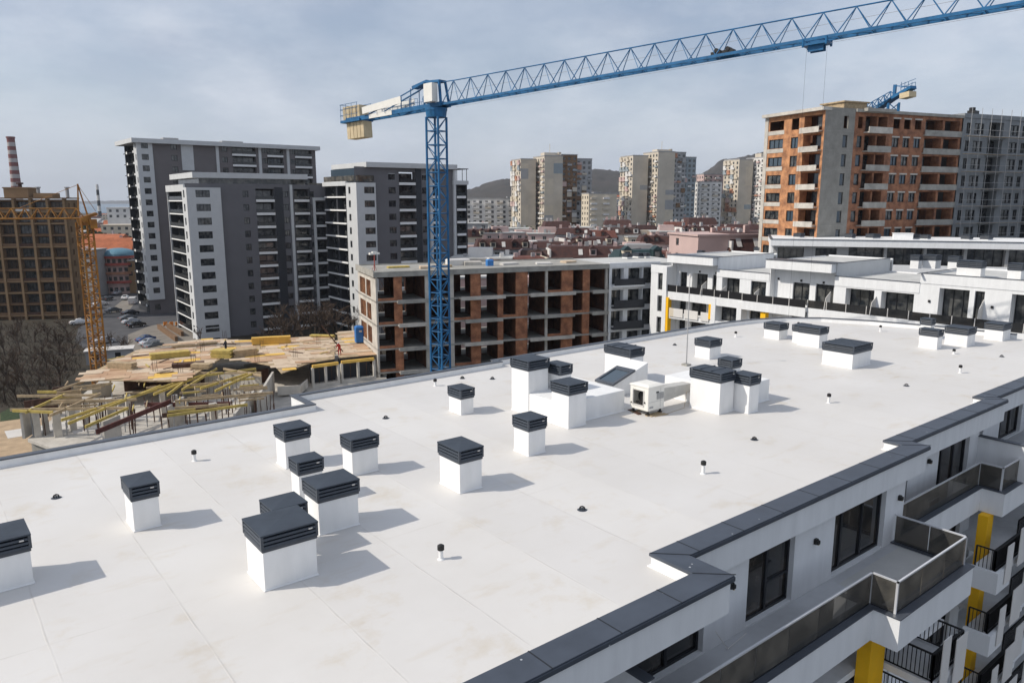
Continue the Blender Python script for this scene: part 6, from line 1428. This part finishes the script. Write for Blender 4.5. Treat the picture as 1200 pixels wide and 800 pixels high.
# striped chimney stack
x,y=at(21,600); KS=thing('factory_chimney','tall red and white striped chimney stack beyond the tan building','chimney',(x,y,0))
n=26; H0=78; r0,r1=4.4,2.7
for k in range(n):
    za=H0*k/n; zb=H0*(k+1)/n; ra=r0+(r1-r0)*k/n; rb=r0+(r1-r0)*(k+1)/n
    b=MB(); b.tube((0,0,za+.01),(0,0,zb-.01),ra,20,0,rb); b.build('red_band' if k%2 else 'white_band','stackred_hazed' if k%2 else 'stackwhite_hazed',KS,off=(0,0,0))
b=MB(); b.tube((0,0,H0),(0,0,H0+1.2),3.1,20); b.build('rim','stackred_hazed',KS,off=(0,0,0))
x,y=at(115.5,900); t=thing('thin_chimney','thin dark striped chimney on the far left horizon','chimney',(x,y,0)); 
for k in range(8):
    b=MB(); b.tube((0,0,k*6.2),(0,0,(k+1)*6.2-.02),2.2-.1*k,10,0,2.1-.1*k); b.build('shaft_band','stackwhite' if k%2 else 'slate',t,off=(0,0,0))
# ================================================================== HILLS AND SEA
def hills(name,pxs,D0,D1,m,seed,rowsn=26):
    """terrain ridge: list of (px,height) control points"""
    r_=random.Random(seed); b=MB(); nx=260; ny=rowsn
    ph=[r_.uniform(0,6.28) for _ in range(12)]
    def ht(px):
        for (a,h0),(c,h1) in zip(pxs,pxs[1:]):
            if a<=px<=c: s=(px-a)/(c-a); s=s*s*(3-2*s); return h0+(h1-h0)*s
        return pxs[-1][1]
    for j in range(ny):
        for i in range(nx):
            px=pxs[0][0]+(pxs[-1][0]-pxs[0][0])*i/(nx-1); s=j/(ny-1); d=D0+(D1-D0)*s; x,y=at(px,d)
            e=math.sin(s*math.pi/2)**1.3 if s<1 else 1
            n_=sum(math.sin(px*.045*(k+1)+ph[k])*math.cos(s*4*(k+1)+ph[k+5])/(k+1) for k in range(6))*.022
            z=ht(px)*max(0,e+n_*e) + r_.uniform(-1,1)*3.*e
            b.v.append((x,y,z-3))
    for j in range(ny-1):
        for i in range(nx-1): q=j*nx+i; b.f.append((q,q+1,q+1+nx,q+nx)); b.m.append(0)
    return struct(b.build(name,m,smooth=True))
hills('hills',[(380,20),(470,40),(540,62),(600,95),(650,110),(690,118),(728,114),(780,108),(815,105),(850,144),(900,175),(980,210),(1300,240)],900,2300,'hill',4)
struct_sea=sheet0('sea',[at(-900,1900),at(420,1900),at(420,7000),at(-900,7000)],.5,'sea')
hills('far_coast_hills',[(-200,20),(20,32),(90,26),(150,34),(260,46),(420,60),(560,60)],7200,8200,'hill',8,8)
# little houses scattered over the slope
r_=random.Random(33); HILL=bpy.data.objects['hills']
def hillz(px,d):
    s=(d-900)/1400.; return None
from mathutils.bvhtree import BVHTree
bv=BVHTree.FromPolygons([v.co for v in HILL.data.vertices],[p.vertices for p in HILL.data.polygons])
sizes=[]
for k in range(110):
    px=r_.choice((r_.uniform(690,730),r_.uniform(812,850),r_.uniform(812,850),r_.uniform(550,602))); d=r_.uniform(950,1350) if px>600 else r_.uniform(930,1150)
    x,y=at(px,d); h_=bv.ray_cast(Vector((x,y,900)),Vector((0,0,-1)))
    if h_[0] is None: continue
    w=r_.uniform(8,15); wl=r_.choice(['offw','cream','offw','pink','beige','greyr'])
    house(x,y,r_.uniform(-1,.3),w,10,r_.uniform(6,10),wl,r_.choice(('tiles','tileo','greyr','tiles')),'tiny pale house scattered on the far wooded hillside','house','houses on the far hillside',r_.choice((1,2)),0,z=h_[0].z-1.5,det=False,rh=3)
# dark evergreen band in front of the hill foot
def crown_mesh(seed):
    r_=random.Random(seed); b=MB()
    for k in range(420):
        a=r_.uniform(0,6.28); e=r_.uniform(-1,1); rr_=r_.uniform(.55,1.)**.5; s=math.sqrt(1-e*e)*rr_
        c=Vector((math.cos(a)*s*2.6,math.sin(a)*s*2.6,4.6+e*rr_*2.9)); u=Vector((r_.uniform(-1,1),r_.uniform(-1,1),r_.uniform(-1,1))).normalized()*r_.uniform(.3,.6); v=u.cross(Vector((r_.uniform(-1,1),r_.uniform(-1,1),r_.uniform(-1,1)))).normalized()*u.length
        b.quad(tuple(c-u-v),tuple(c+u-v),tuple(c+u+v),tuple(c-u+v))
    return b.mesh('crown','evergreen')
CM=[crown_mesh(s) for s in (1,2,3)]; tb=MB(); tb.tube((0,0,0),(0,0,3),.3,6,0,.18); TRK=tb.mesh('trunk','bark')
for k in range(46):
    px=r_.choice((r_.uniform(550,900),r_.uniform(80,160))); d=r_.uniform(300,560); x,y=at(px,d); t=thing('leafy_tree','dark leafy tree standing among the distant houses','tree',(x,y,0),k,'trees among the distant houses'); s=r_.uniform(1.3,2.4); put(CM[k%3],'crown',t,scale=(s,s,s)); put(TRK,'trunk',t,scale=(s,s,s))
# ================================================================== GROUND, SEA, SKY, LIGHT, CAMERA
def sheet(name,pts,z,m):
    b=MB(); i=0; b.v=[(p[0],p[1],z) for p in pts]; b.f=[tuple(range(len(pts)))]; b.m=[0]; return struct(b.build(name,m))
def fr(r,f): return (rt[0]*r+fw[0]*f, rt[1]*r+fw[1]*f)
sheet('ground',[fr(-14000,-300),fr(14000,-300),fr(14000,14000),fr(-14000,14000)],0,'city')
hb=MB(); q0_=fr(-7000,-250);q1_=fr(7000,-250);q2_=fr(7000,8600);q3_=fr(-7000,8600)
hb.prism([q0_,q1_,q2_,q3_],-4,262); hz_=hb.build('haze',[]) if 0 else None
hm=bpy.data.materials.new('air'); hm.use_nodes=True; hn=hm.node_tree; hn.nodes.remove(hn.nodes['Principled BSDF']); pv=hn.nodes.new('ShaderNodeVolumePrincipled'); pv.inputs['Color'].default_value=(.80,.86,.95,1); pv.inputs['Density'].default_value=.00009; pv.inputs['Anisotropy'].default_value=.2; hn.links.new(pv.outputs[0],hn.nodes['Material Output'].inputs['Volume'])
M['air']=hm; ho=hb.build('haze','air'); ho['kind']='stuff'
w=bpy.data.worlds.new('World'); scene.world=w; w.use_nodes=True; nt=w.node_tree; N=nt.nodes; L=nt.links
bg=N['Background']; sky=N.new('ShaderNodeTexSky'); sky.sky_type='NISHITA'; sky.sun_disc=False
SUN=Vector((-.895,.446,.0)); SUN.normalize(); EL=R(39.8)
sd=Vector((SUN.x*math.cos(EL),SUN.y*math.cos(EL),math.sin(EL)))
sky.sun_elevation=EL; sky.sun_rotation=math.atan2(sd.x,sd.y); sky.air_density=1.0; sky.dust_density=2.0; sky.ozone_density=2.; sky.altitude=100
tc=N.new('ShaderNodeTexCoord'); mp=N.new('ShaderNodeMapping'); mp.inputs['Scale'].default_value=(1,1,2.4); L.new(tc.outputs['Generated'],mp.inputs[0])
n1=N.new('ShaderNodeTexNoise'); n1.inputs['Scale'].default_value=2.4; n1.inputs['Detail'].default_value=9; n1.inputs['Roughness'].default_value=.56; n1.inputs['Distortion'].default_value=.3; L.new(mp.outputs[0],n1.inputs['Vector'])
r1=N.new('ShaderNodeValToRGB'); r1.color_ramp.elements[0].position=.40; r1.color_ramp.elements[1].position=.66; L.new(n1.outputs['Fac'],r1.inputs[0])
n2=N.new('ShaderNodeTexNoise'); n2.inputs['Scale'].default_value=6.; n2.inputs['Detail'].default_value=8; n2.inputs['Roughness'].default_value=.6; L.new(mp.outputs[0],n2.inputs['Vector'])
# cloud tone: soft grey to white, a little darker at its bases
r2=N.new('ShaderNodeValToRGB'); r2.color_ramp.elements[0].position=.38; r2.color_ramp.elements[1].position=.66
r2.color_ramp.elements[0].color=(4.2,4.65,5.6,1); r2.color_ramp.elements[1].color=(6.3,6.6,7.25,1); L.new(n2.outputs['Fac'],r2.inputs[0])
cf=N.new('ShaderNodeMath'); cf.operation='MULTIPLY_ADD'; L.new(r1.outputs[0],cf.inputs[0]); cf.inputs[1].default_value=.45; cf.inputs[2].default_value=.46
mx=N.new('ShaderNodeMix'); mx.data_type='RGBA'; L.new(cf.outputs[0],mx.inputs[0]); L.new(sky.outputs[0],mx.inputs[6]); L.new(r2.outputs[0],mx.inputs[7])
sz=N.new('ShaderNodeSeparateXYZ'); L.new(tc.outputs['Generated'],sz.inputs[0]); hr=N.new('ShaderNodeMapRange'); hr.interpolation_type='SMOOTHSTEP'; L.new(sz.outputs[2],hr.inputs[0]); hr.inputs[1].default_value=-.02; hr.inputs[2].default_value=.2; hr.inputs[3].default_value=.6; hr.inputs[4].default_value=0
mh=N.new('ShaderNodeMix'); mh.data_type='RGBA'; L.new(hr.outputs[0],mh.inputs[0]); L.new(mx.outputs[2],mh.inputs[6]); mh.inputs[7].default_value=(5.6,6.1,7.0,1)
L.new(mh.outputs[2],bg.inputs[0]); bg.inputs[1].default_value=.122
sl=bpy.data.lights.new('sun','SUN'); sl.energy=3.5; sl.angle=R(.53); sl.color=(1,.93,.83)
so=bpy.data.objects.new('sun',sl); col.objects.link(so); so.rotation_euler=(-sd).to_track_quat('-Z','Y').to_euler()
cam=bpy.data.cameras.new('camera'); co=bpy.data.objects.new('camera',cam); col.objects.link(co); co.location=(0,0,HC)
co.rotation_euler=(math.pi/2-PT,0,AZ-math.pi/2); cam.sensor_width=36; cam.lens=36*F/1200; cam.clip_end=20000; cam.clip_start=.1
scene.camera=co
scene.view_settings.view_transform='Standard'; scene.view_settings.look='None'; scene.view_settings.exposure=0; scene.view_settings.gamma=1
scene.render.engine='CYCLES'
scene.cycles.max_bounces=6; scene.cycles.diffuse_bounces=3; scene.cycles.glossy_bounces=3; scene.cycles.volume_bounces=0; scene.cycles.transparent_max_bounces=8
for o in list(bpy.data.objects):
    if '_o' in o: del o['_o']
